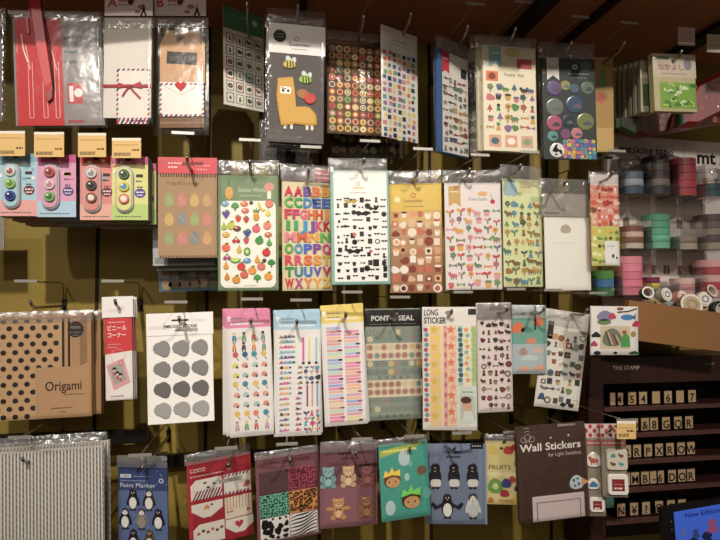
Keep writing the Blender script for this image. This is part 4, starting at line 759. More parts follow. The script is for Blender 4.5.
# animal print
P, A = sheet('sticker_pack', 'mauve pack of six animal print squares', 'sticker pack', (254, 453), (318, 444), (257, 546), Y=-.17, base='#84505a', flap=462, seed=44, card=(255, 458, 319, 546), th=.003)
A.text('ANIMAL FUR STICKERS', 262, 467, 4.4, '#5a3038', 1, .02, 48); A.tiny(276, 300, 471, '#6a3c44', .9); A.done('card')
def spots(A, x0, y0, x1, y1, c, n, r, seed, hollow=None, kind='blob'):
    rn = random.Random(seed); k = int(math.sqrt(n*(x1-x0)/(y1-y0)))+1; m = n//k+1
    for j in range(m):
        for i in range(k):
            x = x0+(x1-x0)*(i+.5+rn.uniform(-.25, .25))/k; y = y0+(y1-y0)*(j+.5+rn.uniform(-.25, .25))/m; rr = min(r*rn.uniform(.7, 1.2), x-x0, x1-x, y-y0, y1-y)
            A.ell(x, y, rr, rr*.8, c, 7, 0, 9, rn.uniform(0, 3), .18, rn.random()*6)
            if hollow: A.ell(x, y, rr*.5, rr*.4, hollow, 8, 0, 7)
def sq(i, j, c):
    A = Art(P); x, y = 258+i*29.3, 474+j*23.4; A.rect(x, y, x+28.6, y+22.6, c, 1, .0008); return A, x, y, x+28.6, y+22.6
A, *r = sq(0, 0, '#55393f')
for i in range(11): A.line([(r[0]+1, r[1]+1+i*2), (r[2]-1, r[1]+1.5+i*2)], .5, '#6a4a50', 7)
A.done('fur_sticker')
A, *r = sq(1, 0, '#a8405a'); spots(A, *r, '#3c1c28', 80, 1.1, 2); A.done('fur_sticker')
A, *r = sq(0, 1, '#63b59c'); spots(A, *r, '#1f2f2c', 80, 1.2, 3); A.done('fur_sticker')
A, *r = sq(1, 1, '#d8913c'); spots(A, *r, '#2c1a14', 20, 3, 4, '#a8642c'); A.done('fur_sticker')
A, *r = sq(0, 2, '#e6e1da'); spots(A, *r, '#1e1a1c', 12, 4, 5); A.done('fur_sticker')
A, *r = sq(1, 2, '#e6e1da')
for i in range(9):
    y0 = r[1]+1+i*3.3; p = [(r[0]+.4+q*3.4, y0-q*1.0-math.sin(q*.8+i*.5)*1.0) for q in range(9)]; up = [(x, y) for x, y in p]; lo = [(x, y+1.7*(.4+.6*math.sin((k+.5)*.35))) for k, (x, y) in enumerate(p)][::-1]
    q_ = [(min(x, r[2]-.3), max(r[1]+.3, min(r[3]-.3, y))) for x, y in up+lo]
    if max(y for x, y in q_)-min(y for x, y in q_) > .8: A.poly(q_, '#1e1a1c', 7)
A.done('fur_sticker')
# bears
P, A = sheet('sticker_pack', 'maroon pack of teddy bear stickers in pastel and brown', 'sticker pack', (320, 442), (376, 439), (320, 530), Y=-.16, base='#744854', flap=452, seed=45, card=(320, 446, 377, 529), th=.003)
A.tiny(338, 362, 455, '#3a2228', 2); A.tiny(342, 358, 460, '#3a2228', 1.4); A.rect(320, 487, 377, 529, '#8e5c68', 1); A.done('card')
def bear(x, y, c, c2, arms=0):
    A = Art(P); A.L0 = 1
    for d in (-1, 1):
        A.ell(x+d*4.2, y-9.6, 2.2, 2.2, c, 1, .0012, 10); A.ell(x+d*5, y+8, 3, 2.6, c, 1, .0014, 10)
        A.ell(x+d*(6 if not arms else 8), y+(1 if not arms else -1), 2 if not arms else 4.4, 4 if not arms else 2, c, 1, .0012, 10)
    A.ell(x, y+2.6, 5.6, 6.8, c, 1, .0018, 14); A.ell(x, y-6, 5.8, 4.9, c, 2, .002, 14); A.ell(x, y+3.6, 3.2, 4, c2, 16, 0, 10); A.ell(x, y-4.8, 2.4, 1.8, c2, 18, 0, 10); A.ell(x, y-5.6, .9, .6, '#2a2022', 19, 0, 7)
    for d in (-1, 1): A.ell(x+d*2.6, y-7.2, .6, .6, '#2a2022', 18, 0, 6)
    A.poly([(x-2.4, y-1.6), (x, y-.6), (x+2.4, y-1.6), (x+2.4, y+.6), (x, y-.4), (x-2.4, y+.6)], '#4a3434', 19); A.done('bear_sticker', mat='puffy')
bear(328, 479, '#7aa0a4', '#8cb0b4'); bear(348, 479, '#c8a078', '#d8b890'); bear(367, 479, '#9a5a5c', '#a86a68'); bear(338, 511, '#c08a58', '#d8a878', 1); bear(366, 511, '#a06a48', '#b88058')
# leaf hat faces
P, A = sheet('sticker_pack', 'teal green pack of round faces in yellow and green leaf hats', 'sticker pack', (375, 440), (427, 434), (379, 524), Y=-.215, base='#3fa090', flap=447, seed=46, card=(378, 446, 427, 523), th=.003)
A.poly([(379, 452), (420, 446), (420, 450), (379, 459)], '#a8b84a', 1); A.tiny(382, 416, 453, '#e8dc6a', 2.4, 2); A.ell(403, 461, 5.6, 9, '#b8ccd0', 1, wob=.04); A.ell(387, 510, 5, 7.6, '#b8ccd0', 1); A.ell(405, 481, 2.6, 4, '#a8c8c4', 1); A.ell(409, 468, 2, 2.6, '#78b8b0', 1); A.ell(420, 476, 5, 5, '#7a5a44', 1); A.ell(424, 500, 4, 6, '#58b0a0', 1); A.done('card')
for x, y, s, hc, hd in ((390, 482, 1, '#e8c22c', '#7a4c28'), (408, 504, 1.15, '#6ac84a', '#5a3c24')):
    A = Art(P); A.L0 = 2; A.ell(x, y, 8.4*s, 8*s, hd, 1, .001, 18); A.ell(x+.6, y+2.4*s, 7*s, 5.4*s, '#cf9c68', 9, 0, 14)
    for d in (-1, 1): A.ell(x+d*3*s, y+2*s, .7*s, 1.0*s, '#2a1a14', 10, 0, 7)
    A.poly([(x-1, y+5*s), (x+1, y+5*s), (x, y+5.8*s)], '#8a3c2c', 10)
    A.poly([(x-9*s, y-3*s), (x-7*s, y-10*s), (x-3*s, y-7*s), (x, y-13*s), (x+2*s, y-8*s), (x+8*s, y-10*s), (x+8*s, y-3*s), (x, y-5*s)], hc, 10, .0012); A.done('face_sticker', mat='puffy')
# penguins
P, A = sheet('sticker_pack', 'grey blue pack of five felt penguins with a black corner label', 'sticker pack', (425, 443), (484, 443), (426, 524), Y=-.165, base='#75839e', flap=None, seed=47, card=(425, 444, 486, 524), th=.003)
A.rect(470, 443, 483, 449, '#16141a', 1); A.tiny(472, 481, 446, '#b8b4b8', 1, 2); A.text('HUG', 444, 453, 4.4, '#2a2c3a', 1, .02, 7); A.text('PINGU', 452, 453, 4.4, '#2a2c3a', 1, .02, 8) if 0 else A.tiny(452, 461, 452, '#2a2c3a', 2.6); A.tiny(446, 460, 457, '#2a2c3a', 2); A.tiny(448, 462, 522, '#5a6478', .8); A.done('card')
for x, y, ar, bb in ((435, 475, 0, 0), (453.5, 475, 0, 0), (472, 475, 0, 0), (446.5, 507, 1, 0), (472, 507, 0, 1)):
    A = Art(P); A.L0 = 1
    if bb: penguin(A, x, y, 1.35, '#d8d8d8', '#c8c8cc', 1, .0014, 0, True)
    elif ar: penguin(A, x, y, 1.3, '#2b2932', '#e8e4e0', 1, .0014, 1)
    else:
        A.ell(x, y+2, 6, 9.6, '#2b2932', 1, .0014, 18); A.ell(x, y-7, 4.8, 5, '#2b2932', 1, .0016, 14); A.rrect(x-5, y+4, x+5.4, y+11.5, 2.6, '#ded8d2', 12); A.ell(x-.4, y-7.4, .8, .6, '#e8e4e0', 14, 0, 6); A.poly([(x-1.6, y-4.6), (x+1, y-4.6), (x-.4, y-3)], '#d8a03c', 14); A.line([(x-3.6, y), (x+4, y+4)], .9, '#45424c', 13)
        for d in (-2, 2): A.ell(x+d, y+13, 1.7, 1, '#2c2424', 1, .001, 8)
    A.done('penguin_sticker', mat='puffy')
# fruits
P, A = sheet('sticker_pack', 'small yellow pack of painted fruits headed FRUITS', 'sticker pack', (484, 434), (518, 435), (486, 505), Y=-.165, base='#dfcc86', flap=442, seed=48, card=(485, 441, 518, 504), th=.003)
A.text('FRUITS', 488, 469, 6, '#5a5a34', 2, .01, 22)
for x, y, rx, ry, c in ((493, 450, 5, 5, '#dcc05c'), (508, 450, 5, 4.4, '#c83c34'), (513, 447, 3, 3, '#b82c2c'), (501, 448, 2, 1.4, '#3c5c34'), (516, 463, 3, 4, '#8ab04c'), (494, 486, 7.6, 8, '#6fa04c'), (494, 486, 3, 3.4, '#c8d88c'), (505, 483, 5, 5, '#4a4a88'), (511, 479, 3.4, 3.6, '#c03c48'), (503, 493, 4.6, 3.8, '#b82f40'), (515, 488, 2.4, 3, '#3c4484'), (489, 500, 3, 3, '#c87a3c')): A.ell(x, y, rx, ry, c, 1 if rx > 5 else 3, 0, 14, 0, .06)
A.poly([(500, 501), (510, 498), (517, 491), (517, 499), (510, 503)], '#e0b83c', 3); A.tiny(497, 512, 500, '#7a5a2c', 1, 4); A.rect(485, 472, 518, 476, '#e8dcaa', 1); A.done('card')
# wall stickers
P, A = sheet('sticker_pack', 'dark brown Wall Stickers pack for light switches', 'sticker pack', (515, 434), (584, 433), (519, 526), Y=-.215, a=1, base='#4c362d', flap=None, seed=49, card=(516, 434, 586, 525), th=.003)
A.text('Wall Stickers', 519, 453, 10.6, '#ece4dc', 1, .018, 61); A.text('for Light Switches', 547, 460, 5.4, '#d0c4ba', 1, 0, 33); A.annul(527, 439, 3, 3.5, '#b8aca0', 1); A.annul(523, 441, 2.4, 2.9, '#b8aca0', 1); A.annul(531, 441, 2.4, 2.9, '#b8aca0', 1); A.rect(522, 443, 533, 443.6, '#b8aca0', 1); A.star(550, 441, 1.4, '#d8ccc2', 1); A.star(568, 440, 1.6, '#d8ccc2', 1); A.done('card')
A = Art(P); A.L0 = 1; A.rect(529, 499, 581, 524, '#d9c6c6', 1, .0008); A.rect(533, 505, 577, 505.8, '#6a5a5c', 7); A.rect(533, 505, 533.8, 524, '#6a5a5c', 7); A.rect(576.2, 505, 577, 524, '#6a5a5c', 7); A.done('switch_frame_sticker')
A = Art(P); A.L0 = 1; A.ell(574, 489, 7, 7.4, '#c4d4dc', 1, .0006, 16, 0, .06); A.poly([(579, 484), (586, 489), (579, 493)], '#e0a060', 6); A.rect(570, 485, 572, 488, '#3a5a78', 7); A.rect(574, 484, 576, 486, '#3a5a78', 7); A.rect(571, 491, 573, 493, '#3a5a78', 7); A.rect(575, 489, 577, 492, '#3a5a78', 7); A.done('cookie_sticker')
P.behind(2, .002, .004, .006, 'same brown wall sticker pack, its top edge behind the front one')
# magnet clips
def clip_pack(label, tl, tr, bl, Y, items, seed):
    P, A = sheet('clip_pack', label, 'clip pack', tl, tr, bl, Y=Y, base='#9b8f7c', seed=seed, th=.004)
    A.rect(tl[0], tl[1], tr[0], tl[1]+14, '#d8c8c0', 1)
    for i in range(int(P.pw/4)+1):
        for j in range(3):
            if (i+j) % 2 == 0 and tl[0]+i*4+3.6 < tr[0]: A.ell(tl[0]+i*4+2, tl[1]+2.4+j*4.4, 1.9, 2.2, '#c0303c', 2, 0, 8)
    A.rect(tl[0], tl[1]+16, tl[0]+P.pw, tl[1]+22, '#b8625c', 2); A.tiny(tl[0]+2, tr[0]-2, tl[1]+19, '#e0c4bc', 1.6, 3); A.done('card')
    for x, y, w_, k in items:
        A = Art(P); A.L0 = 2
        if k == 'cat': A.ell(x, y, w_, w_*1.1, '#e2dbd0', 1, .003, 14, 0, .1); A.motif('beast', x, y, w_*.66, '#b8624a', '#a04c3c', 24)
        elif k == 'bird': A.ell(x, y, w_, w_*.9, '#e2dbd0', 1, .003, 14, 0, .1); A.ell(x, y, w_*.6, w_*.5, '#3c78a8', 24, 0, 10, 0, .2)
        elif k == 'red': A.rrect(x-w_, y-w_, x+w_, y+w_, 3.4, '#e6e0d8', 1, .004); A.rect(x-w_*.6, y-w_*.55, x+w_*.6, y+w_*.6, '#8a2c2c', 31); A.tiny(x-w_*.4, x+w_*.4, y-.5, '#c87a6c', 1, 32); A.tiny(x-w_*.4, x+w_*.4, y+3.4, '#ecdcd0', 1.6, 32)
        else:
            A.rrect(x-w_, y-w_, x+w_, y+w_, 3, '#cdc4b2', 1, .004)
            for i, (a_, b_, c) in enumerate(((-4, -4, '#4a9a94'), (4, -4, '#7a3c2c'), (-4, 4.4, '#6a4a2c'), (4, 4.4, '#4a9aa0'))): A.motif('beast' if i else 'blob', x+a_, y+b_, 2.6, c, c, 31)
        A.done('clip', mat='puffy')
    return P
clip_pack('clip pack with a pale cat, blue bird and red square, beside the brown pack', (580, 424), (603, 424), (583, 516), -.17, [(592, 460, 7.4, 'cat'), (591, 484, 6.6, 'bird'), (594, 504, 7.4, 'red')], 50)
clip_pack('clip pack with a beige animal square above a red square, under the price tag', (600, 424), (625, 424), (603, 497), -.19, [(615, 459, 10.6, 'four'), (615, 484, 10.4, 'red')], 51)
P, A = sheet('clip_pack', 'green edged clip pack low behind the red square clips', 'clip pack', (598, 470), (614, 470), (598, 508), Y=-.14, base='#3f6a5c', seed=52); A.ell(608, 502, 6, 6, '#5a8a7a', 1); A.done('card')
price_tag('yellow price tag at the lower right in front of the letter stamps', 617, 421, 636, 439, -.23)
hook(H('under the lower right price tag, above the clip packs'), (612, 428), (625, 420), -.21)
# ------------------------------------------------------------------ memo pad stack and red bags, upper right
P, A = sheet('memo_pad_pack', 'front pack of green memo pads with a white printed header', 'memo pad pack', (652, 53), (694, 55), (655, 111), Y=-.22, base='#c2b68c', seed=60, th=.012, flap=None)
A.rect(652, 53, 695, 77, '#cfc0ac', 1); A.rect(656, 56, 668, 59, '#5a8a4a', 2); A.text('なかよし', 657, 69, 7, '#b86a78', 2, .02, 26); A.tiny(660, 685, 73, '#b88a7a', 1.2, 2); A.ell(687, 63, 4, 6, '#8a8a94', 2); A.rect(658, 82, 694, 108, '#7fae3c', 1)
rn = random.Random(8)
for i in range(26): A.ell(rn.uniform(660, 692), rn.uniform(84, 106), rn.uniform(1, 4), rn.uniform(1, 3.6), rn.choice(['#4c8a3c', '#b8d05c', '#3c7a54', '#dce8b4']), 2, wob=.2)
A.done('card')
for k in range(6):
    P, A = sheet('memo_pad_pack', '%s memo pad pack of the row behind the front green one' % ['first', 'second', 'third', 'fourth', 'fifth', 'rearmost'][k], 'memo pad pack', (640-k*5.2, 60+k*1.5), (655-k*5.2, 60+k*1.5), (641-k*5.2, 112+k*2.2), Y=-.195+k*.024, base=['#a8a288', '#c4baa0'][k % 2], seed=61+k, th=.01, group='memo pad packs queued on one hook')
    A.rect(640-k*5.2, 62+k*1.5, 655-k*5.2, 78+k*1.5, '#cdbfa8', 1); A.rect(642-k*5.2, 84+k*1.5, 655-k*5.2, 106+k*1.6, ['#4a6a34', '#5c5448', '#6a5a4c'][k % 3], 1); A.done('card')
hook(H('through the green memo pad packs'), (682, 50), None, -.24)
def small_tag(label, x0, y0, x1, y1, c):
    P = Pack('price_tag', label, 'price tag', (x0, y0), (x1, y0+1), (x0, y1), -.24, 0, .0008, 'price tags on the hooks'); A = P.card(x0, y0, x1, y1, c, .0008); A.tiny(x0+2, x1-3, y0+6, '#a88a88', 1); A.tiny(x0+2, x1-3, y0+11, '#a88a88', 1); A.rect(x0, y1-3, x1, y1-1.6, '#e8e0d8', 1); A.done('paper')
small_tag('pinkish price tag above the green memo pads', 678, 27, 695, 45, '#b89a94'); small_tag('cream price tag cut by the right edge', 707, 34, 726, 52, '#b3a488')
def bag(label, pts, c, Y, th, seed, name='gift_bag'):
    cs = [px(u, v, Y) for u, v in pts]; o = sum(cs, Vector())/len(cs); lo = min(q.z for q in cs); o.z = lo; n = len(cs); B = MB()
    c3 = sum(cs, Vector())/n; fr = [q-o for q in cs]; inn = [(q-c3)*.8+c3-o+Vector((0, -th, 0)) for q in cs]; bk = [q-o+Vector((0, th, 0)) for q in cs]
    B.add(fr+inn+bk, [(i, (i+1) % n, n+(i+1) % n, n+i) for i in range(n)]+[tuple(range(n, 2*n))]+[(2*n+i, 2*n+(i+1) % n, (i+1) % n, i) for i in range(n)]+[tuple(range(3*n-1, 2*n-1, -1))], lin(c)); r = bpy.data.objects.new(name, None); COL.objects.link(r); r.location = o; tag(r, label, 'bag')
    B.build('bag_body', 'gloss', r); B = MB(); B.add([q+Vector((0, -.004, 0)) for q in inn], [tuple(range(n))]); B.build('cellophane_front', 'flap', r); return r, o
r, o = bag('red gift bag hanging at the upper right edge', [(694, 84), (724, 70), (724, 112), (692, 128), (674, 128), (678, 112)], '#b82c30', -.16, .012, 1)
bag('flat red and green bag under the memo pads', [(618, 118), (654, 112), (700, 112), (722, 118), (722, 124), (660, 134), (640, 138), (616, 132)], '#8c3a2c', -.12, .010, 2)
bag('dark green folded packet under the memo pad row', [(616, 118), (640, 118), (644, 128), (632, 136), (616, 128)], '#33502a', -.14, .006, 3, 'folded_packet')
bag('small green packet at the lower corner of the red gift bag', [(676, 114), (683, 112), (685, 124), (677, 128)], '#2f6a34', -.18, .004, 4, 'folded_packet')
# ------------------------------------------------------------------ masking tape display
YB = -.012
def pbox(name, u0, v0, u1, v1, Y, th, mat, parent=None, col=None):
    a, c = px(u0, v0, Y), px(u1, v1, Y); B = MB(); B.box((min(a.x, c.x), Y, min(a.z, c.z)), (max(a.x, c.x), Y+th, max(a.z, c.z)), col or (1, 1, 1, 1)); return B.build(name, mat, parent)
R0 = bpy.data.objects.new('tape_display_board', None); COL.objects.link(R0); q = px(612, 300, YB); R0.location = (q.x, YB, q.z)
tag(R0, 'pale masking tape display board with black lettering', 'display board')
BP = Pack('tape_display_board', 'x', 'x', (604, 134), (760, 146), (604, 310), YB, 0)
A = BP.card(604, 134, 604+BP.pw, 310, '#dccfc8', .009)
A.text('masking tape', 619, 151, 11, '#2a2526', 1, .012, 52); A.text('mt', 695, 157, 19, '#151214', 1, .03, 19); A.rect(718, 155, 720, 158, '#151214', 1); A.rect(681.5, 134, 682, 310, '#9a8c86', 1); A.rect(604, 156, 612, 159, '#2a2526', 1)
for row, y in ((0, 172), (1, 217), (2, 264)):
    for i in range(10):
        x = 622+i*13; A.rect(x, y, x+6, y+9, ['#a8927c', '#7a6a50', '#b09a78', '#6a5a48'][(i+row) % 4], 1); A.rect(x+2, y, x+4, y+9, ['#8a7050', '#a89068'][i % 2], 2)
o = A.done('board'); bpy.data.objects.remove(R0); BP.root['label'] = 'pale masking tape display board with black lettering'; BP.root['category'] = 'display board'
DEC = {}
def roll(x, z, y, r, h, c, c2, label, group, ax=(0, 0, 1), side=None):
    """one roll of tape: outer band, paper core; x, y, z is the middle of its lower rim"""
    k = (r, h, c, c2, ax)
    e = bpy.data.objects.new('tape_roll', None); COL.objects.link(e); e.location = (x, y, z); e.empty_display_size = .01; tag(e, label, 'tape roll', group)
    if k not in DEC:
        B = MB(); B.ring((0, 0, 0), ax, [(r, .0004), (r, h-.0004), (r*.97, h), (r*.76, h), (r*.76, 0), (r*.97, 0)], 28, lin(c), [lin(c), lin(c), lin(side or c2), lin(c), lin(c2), lin(c)]); t = B.build('tape', 'gloss', e, False)
        B = MB(); B.ring((0, 0, 0), ax, [(r*.755, .001), (r*.755, h-.001), (r*.68, h-.001), (r*.68, .001)], 28, lin('#d8cbb4')); s = B.build('paper_core', 'paper', e, False); DEC[k] = (t.data, s.data)
    else: link('tape', DEC[k][0], e); link('paper_core', DEC[k][1], e)
    return e
def stack(u0, u1, vb, n, hpx, cols, what, cup=None, Y=-.055, step=1.0):
    a, c = px(u0, vb, Y), px(u1, vb, Y); r = (c.x-a.x)/2; h = hpx*(px(u0, vb, Y).z-px(u0, vb+1, Y).z); x = (a.x+c.x)/2
    for i in range(n):
        c1 = cols[i % len(cols)]; pos = 'bottom' if i == 0 else 'top' if i == n-1 else ['', 'second', 'third', 'fourth', 'fifth'][i]
        roll(x, a.z+i*h, Y, r, h*.97, c1, '#c8b8a4', '%s roll in the stack %s' % (pos+(' lowest' if 0 else ''), what), 'tape rolls in the clear holders')
    e = bpy.data.objects.new('tape_holder', None); COL.objects.link(e); e.location = (x, YB-.001, a.z-.004); tag(e, 'clear acrylic holder %s' % what.replace('of', 'for the stack of', 1), 'tape holder', 'clear tape holders')
    B = MB(); w_ = r+.003; d = -Y+YB-.001; f = -(d+r+.004)
    B.box((-w_-.002, f, 0), (w_+.002, 0, .0025)); B.build('shelf', 'clear', e)
    B = MB(); B.box((-w_-.002, f, .0026), (w_+.002, f+.0018, .024)); B.build('front_lip', 'clear', e)
    hh = n*h*.9
    for s in (-1, 1): B = MB(); B.box((s*(w_+.001)-.001, f+.002, .0026), (s*(w_+.001)+.001, 0, hh*.95)); B.build('side_wall', 'clear', e)
    if cup:
        B = MB(); B.ring((0, -d, n*h+.008), (0, 0, 1), [(r*.8, 0), (r*.86, .012), (r*.86, .026), (r*.7, .03), (r*.7, .029), (r*.82, .025), (r*.82, .012), (r*.76, 0)], 24); B.build('clear_cap', 'clear', e, True)
stack(618, 641, 195, 3, 7.5, ['#3f5468', '#8a9098', '#4f5c6c'], 'of blue grey tape, top left', 1)
stack(644, 667, 195, 5, 7.5, ['#2f343c', '#6a5f58', '#3a3234', '#4a4038', '#2c2628'], 'of dark tape, top row')
stack(670, 693, 197, 5, 7.5, ['#b83440', '#a83040', '#963240', '#8c2c38', '#7c2834'], 'of red tape, top row')
stack(695, 720, 198, 2, 6.5, ['#2a5058', '#1f4450'], 'of teal tape, top row', 1)
stack(619, 641, 249, 4, 5.6, ['#d8c4b4', '#8a5a44', '#c8a898', '#7a4a3c'], 'of brown banded tape, middle row')
stack(644, 667, 249, 5, 6.8, ['#6cc4a0', '#5fb48e', '#54a47e', '#4e9874', '#4a8e6e'], 'of mint green tape, middle row')
stack(671, 694, 250, 2, 6.5, ['#b4a890', '#8a7e6c'], 'of beige tape, middle row')
stack(697, 722, 250, 5, 7, ['#b0a084', '#5c4c50', '#8c7c6c', '#6a5a5c', '#5a444a'], 'of brown and violet tape, middle row')
stack(615, 640, 295, 5, 7.7, ['#e0788c', '#dc7488', '#d86e84', '#e07c90', '#dc8090'], 'of pink tape, bottom row')
stack(641, 658, 295, 3, 6, ['#3f6a78', '#c8b83c', '#7a2c4c'], 'of mixed bright tape, bottom row')
stack(672, 692, 296, 3, 6, ['#d8a4a4', '#c88a90', '#d8b4ac'], 'of pale pink tape, bottom row')
stack(697, 722, 297, 5, 7.4, ['#d89098', '#b83c50', '#d8a8a0', '#b84458', '#dc9c9c'], 'of pink and red striped tape, bottom row')
stack(591, 612, 296, 3, 8.5, ['#4a9a5c', '#4a8cc0', '#5aa84c'], 'of green tape beside the kraft packs')
# ------------------------------------------------------------------ wooden tray with loose rolls
T = bpy.data.objects.new('wooden_tray', None); COL.objects.link(T); a = px(622, 299, -.17); T.location = (a.x, -.17, a.z-.085); tag(T, 'orange brown wooden tray holding loose tape rolls, right edge', 'tray')
T.rotation_euler = (0, math.radians(7.5), 0)
HT = .074
for nm, x0, y0, z0, x1, y1, z1 in (('front_board', 0, -.006, .01, .24, .006, .01+HT), ('back_board', 0, .12, .01, .24, .13, .01+HT*.7), ('side_board', 0, .0062, .01, .01, .1198, .01+HT*.8), ('tray_bottom', .0102, .0062, .03, .24, .1198, .038)):
    B = MB(); B.box((x0, y0, z0), (x1, y1, z1)); B.build(nm, 'wood', T)
LR = [(663, 296, 8, '#b8a89a', 'white faced roll standing at the left end of the tray'), (647, 294, 7, '#3c5c50', 'dark green roll leaning at the tray corner'), (679, 299, 9, '#c88078', 'reddish roll lying behind the white roll in the tray'), (690, 306, 13, '#9a8468', 'large cream faced roll in the middle of the tray'), (703, 300, 9, '#c8c0b8', 'white roll behind the large cream roll'), (718, 311, 11, '#1c1a1c', 'black roll at the right end of the tray'), (709, 293, 8, '#b0603c', 'orange roll at the back of the tray')]
AX = [(random.Random(i).uniform(-.3, .3), -1, random.Random(i+9).uniform(.1, .4)) for i in range(9)]
for i, (u, v, r, c, lb) in enumerate(LR):
    Y = -.155+(.035 if i in (2, 4, 6) else 0); p = px(u, v, Y); rr = r*.0017
    e = roll(p.x, p.z, Y+.006, rr, .014, c, '#dcd2c4' if c != '#1c1a1c' else '#2a2628', lb, 'loose tape rolls in the tray', AX[i])
    if i in (0, 2, 3, 4):
        B = MB(); B.ring((0, 0, 0), AX[i], [(0, .0152), (rr*.74, .0152), (rr*.74, .0145), (0, .0145)], 24, lin('#e6e0d8' if i != 3 else '#b49c78')); B.ring((0, 0, 0), AX[i], [(rr*.3, .0156), (rr*.5, .0156), (rr*.5, .0153), (rr*.3, .0153)], 20, lin(['#7a7a80', 0, '#c84a50', '#9a8460', '#8a8a90'][i] or '#888888')); B.build('printed_face', 'gloss', e)
rn = random.Random(12)
for i in range(6):
    p = px(654+i*12, 303+i*2, -.11); roll(p.x, p.z-.004, -.11, .014, .012, rn.choice(['#c8b8a4', '#b87868', '#8a9a98', '#c8a86a']), '#d8ccbc', '%s flat roll half hidden behind the tray board' % ['leftmost', 'second', 'third', 'fourth', 'fifth', 'rightmost'][i], 'flat tape rolls in the tray')
# ------------------------------------------------------------------ stamp display
YS = -.115
S0 = px(588, 358, YS); S1 = px(728, 362, YS); SB = px(600, 560, YS)
D = bpy.data.objects.new('stamp_display', None); COL.objects.link(D); D.location = (S0.x, YS, SB.z); tag(D, 'dark maroon stamp cabinet with rows of letter stamps', 'stamp cabinet')
HH = S0.z-SB.z; WW = S1.x-S0.x+.05
def dbox(nm, x0, y0, z0, x1, y1, z1, m='cabinet', p=None): B = MB(); B.box((x0, y0, z0), (x1, y1, z1)); return B.build(nm, m, p or D)
LX = .032; dbox('back_panel', 0, .085, 0, WW, .098, HH); dbox('side_panel', 0, 0, 0, LX, .0848, HH); dbox('side_panel', WW-.03, 0, 0, WW, .0848, HH); HT_ = HH-.052
dbox('top_panel', LX+.0002, 0, HT_, WW-.0302, .0848, HH)
DP = Pack('lettering_dummy', 'x', 'x', (588, 358), (728, 366), (588, 420), YS-.0006)
A = Art(DP); A.text('THE STAMP', 612, 370, 5.6, '#a89690', 1, 0, 26); A.text('STAMP', 702, 366, 4, '#8a7670', 1, 0, 12); o = A.build('lettering', 'paper', None); o.parent = D
mw = DP.root.matrix_world.copy(); o.matrix_parent_inverse = Matrix(); o.matrix_local = D.matrix_world.inverted() @ mw if 0 else Matrix.Translation(-Vector((S0.x, YS, SB.z))) @ mw; bpy.data.objects.remove(DP.root)
ROWS = [(402, '4|5|4| |6| |7', 1), (428, 'NO 8GQR', 2), (454, 'RRPXROW', 3), (483, 'FMB 6DOR', 4), (513, 'N¥?@FR', 5)]
BASE = [(404, ['|', '4', '5', '4', '.', '6', '.', '7'], [614, 619, 632, 643, 656, 668, 680, 692]), (430, ['N', 'O', '&', '8', 'G', 'Q', 'R'], [621, 634, 645, 654, 666, 678, 689]), (456, ['R', 'R', 'P', 'X', 'R', 'O', 'W'], [627, 637, 648, 659, 670, 681, 691]), (483, ['F', 'M', 'B', '-', '6', 'D', 'O', 'R'], [626, 635, 645, 654, 660, 672, 682, 691]), (513, ['N', '¥', '?', '@', 'F', 'R'], [621, 634, 646, 659, 671, 682])]
WORD = {'.': 'plain', '|': 'bar', '¥': 'yen', '?': 'question mark', '@': 'at sign', '-': 'dash', '&': 'ampersand'}
RN = ['top', 'second', 'third', 'fourth', 'bottom']
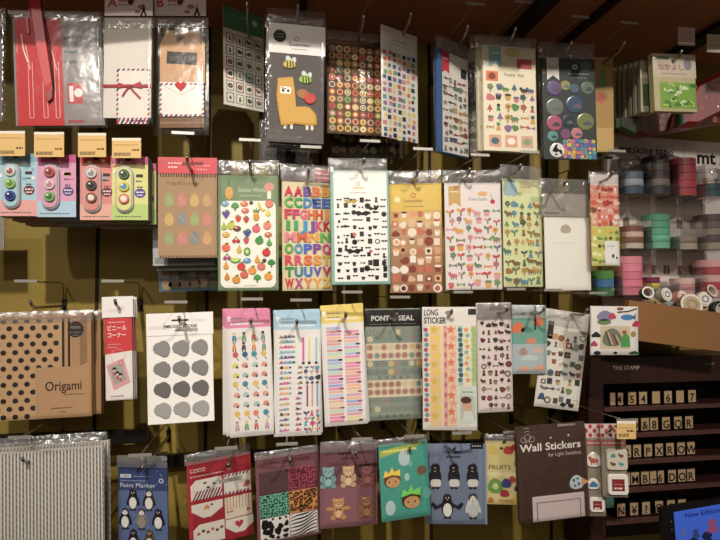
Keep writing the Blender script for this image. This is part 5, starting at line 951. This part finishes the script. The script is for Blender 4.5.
for ri, (vy, chs, xs) in enumerate(BASE):
    zl = px(660, vy, YS+.02).z-(660-660)*0
    sh = dbox('shelf', LX+.0002, .004, zl-SB.z-.008, WW-.0302, .0846, zl-SB.z, 'cabinet'); dbox('shelf_lip', LX+.0002, -.003, zl-SB.z-.006, WW-.0302, .0038, zl-SB.z+.002, 'cabin2', sh)
    nseen = {}
    for ch, u in zip(chs, xs):
        nseen[ch] = nseen.get(ch, 0)+1
        Y = YS+.012; p = px(u, vy, Y); wd = .0096; ht = .029
        e = bpy.data.objects.new('letter_stamp', None); COL.objects.link(e); e.location = (p.x, Y, zl+.0005); e.empty_display_size = .01
        nm = WORD.get(ch, ('figure ' if ch.isdigit() else 'letter ')+ch)
        w2 = ['', '', 'second ', 'third '][nseen[ch]]
        tag(e, '%sstamp block showing %s on the %s shelf' % (w2, nm, RN[ri]), 'rubber stamp', 'letter stamps on the %s shelf' % RN[ri])
        B = MB(); B.box((-wd, 0, 0), (wd, .026, ht)); B.build('block', 'blackpl', e)
        B = MB(); B.box((-wd*.9, -.0008, .003), (wd*.9, -.0001, ht-.002), lin('#a88a62')); vs, fs = glyphs(ch if ch not in '.|' else ' ', .02)
        if vs:
            x0 = min(v[0] for v in vs); x1 = max(v[0] for v in vs); k = .0155/.7; B.add([((v[0]-(x0+x1)/2)*k*.95, -.0011, v[1]*k+.0055) for v in vs], fs, lin('#1c1410'))
        B.build('label', 'paper', e)
# ------------------------------------------------------------------ bulkhead behind the memo pads, gap panels
# ------------------------------------------------------------------ lit tablet, lower right
P = Pack('tablet', 'small lit tablet with a blue page, lower right corner', 'tablet', (662, 509), (745, 495), (667, 572), -.26, 0, .01)
A = P.card(662, 509, 662+P.pw, 572, '#0c0c0e', .01); A.ell(670, 523, .8, .8, '#5a5a5e', 1); A.ell(670, 531, .8, .8, '#5a5a5e', 1); A.done('case', mat='gloss')
A = Art(P); A.rect(673, 514, 743, 570, '#2448a0', 1); A.text('New Editions\' Ra', 684, 522, 7, '#101c5c', 2, .02, 48); A.tiny(684, 700, 530, '#24449c', 1, 2)
for x, y, c, q in ((681, 534, '#3a4a80', 2.6), (693, 537, '#22305c', 3), (710, 531, '#6a3458', 4.6), (704, 543, '#101830', 5), (690, 547, '#101830', 5)): A.ell(x, y, q, q*.8, c, 2, 0, 14, 0, .1); A.ell(x, y+q*1.5, q*1.3, q, c, 2, 0, 14, 0, .1)
A.done('display', mat='screen')
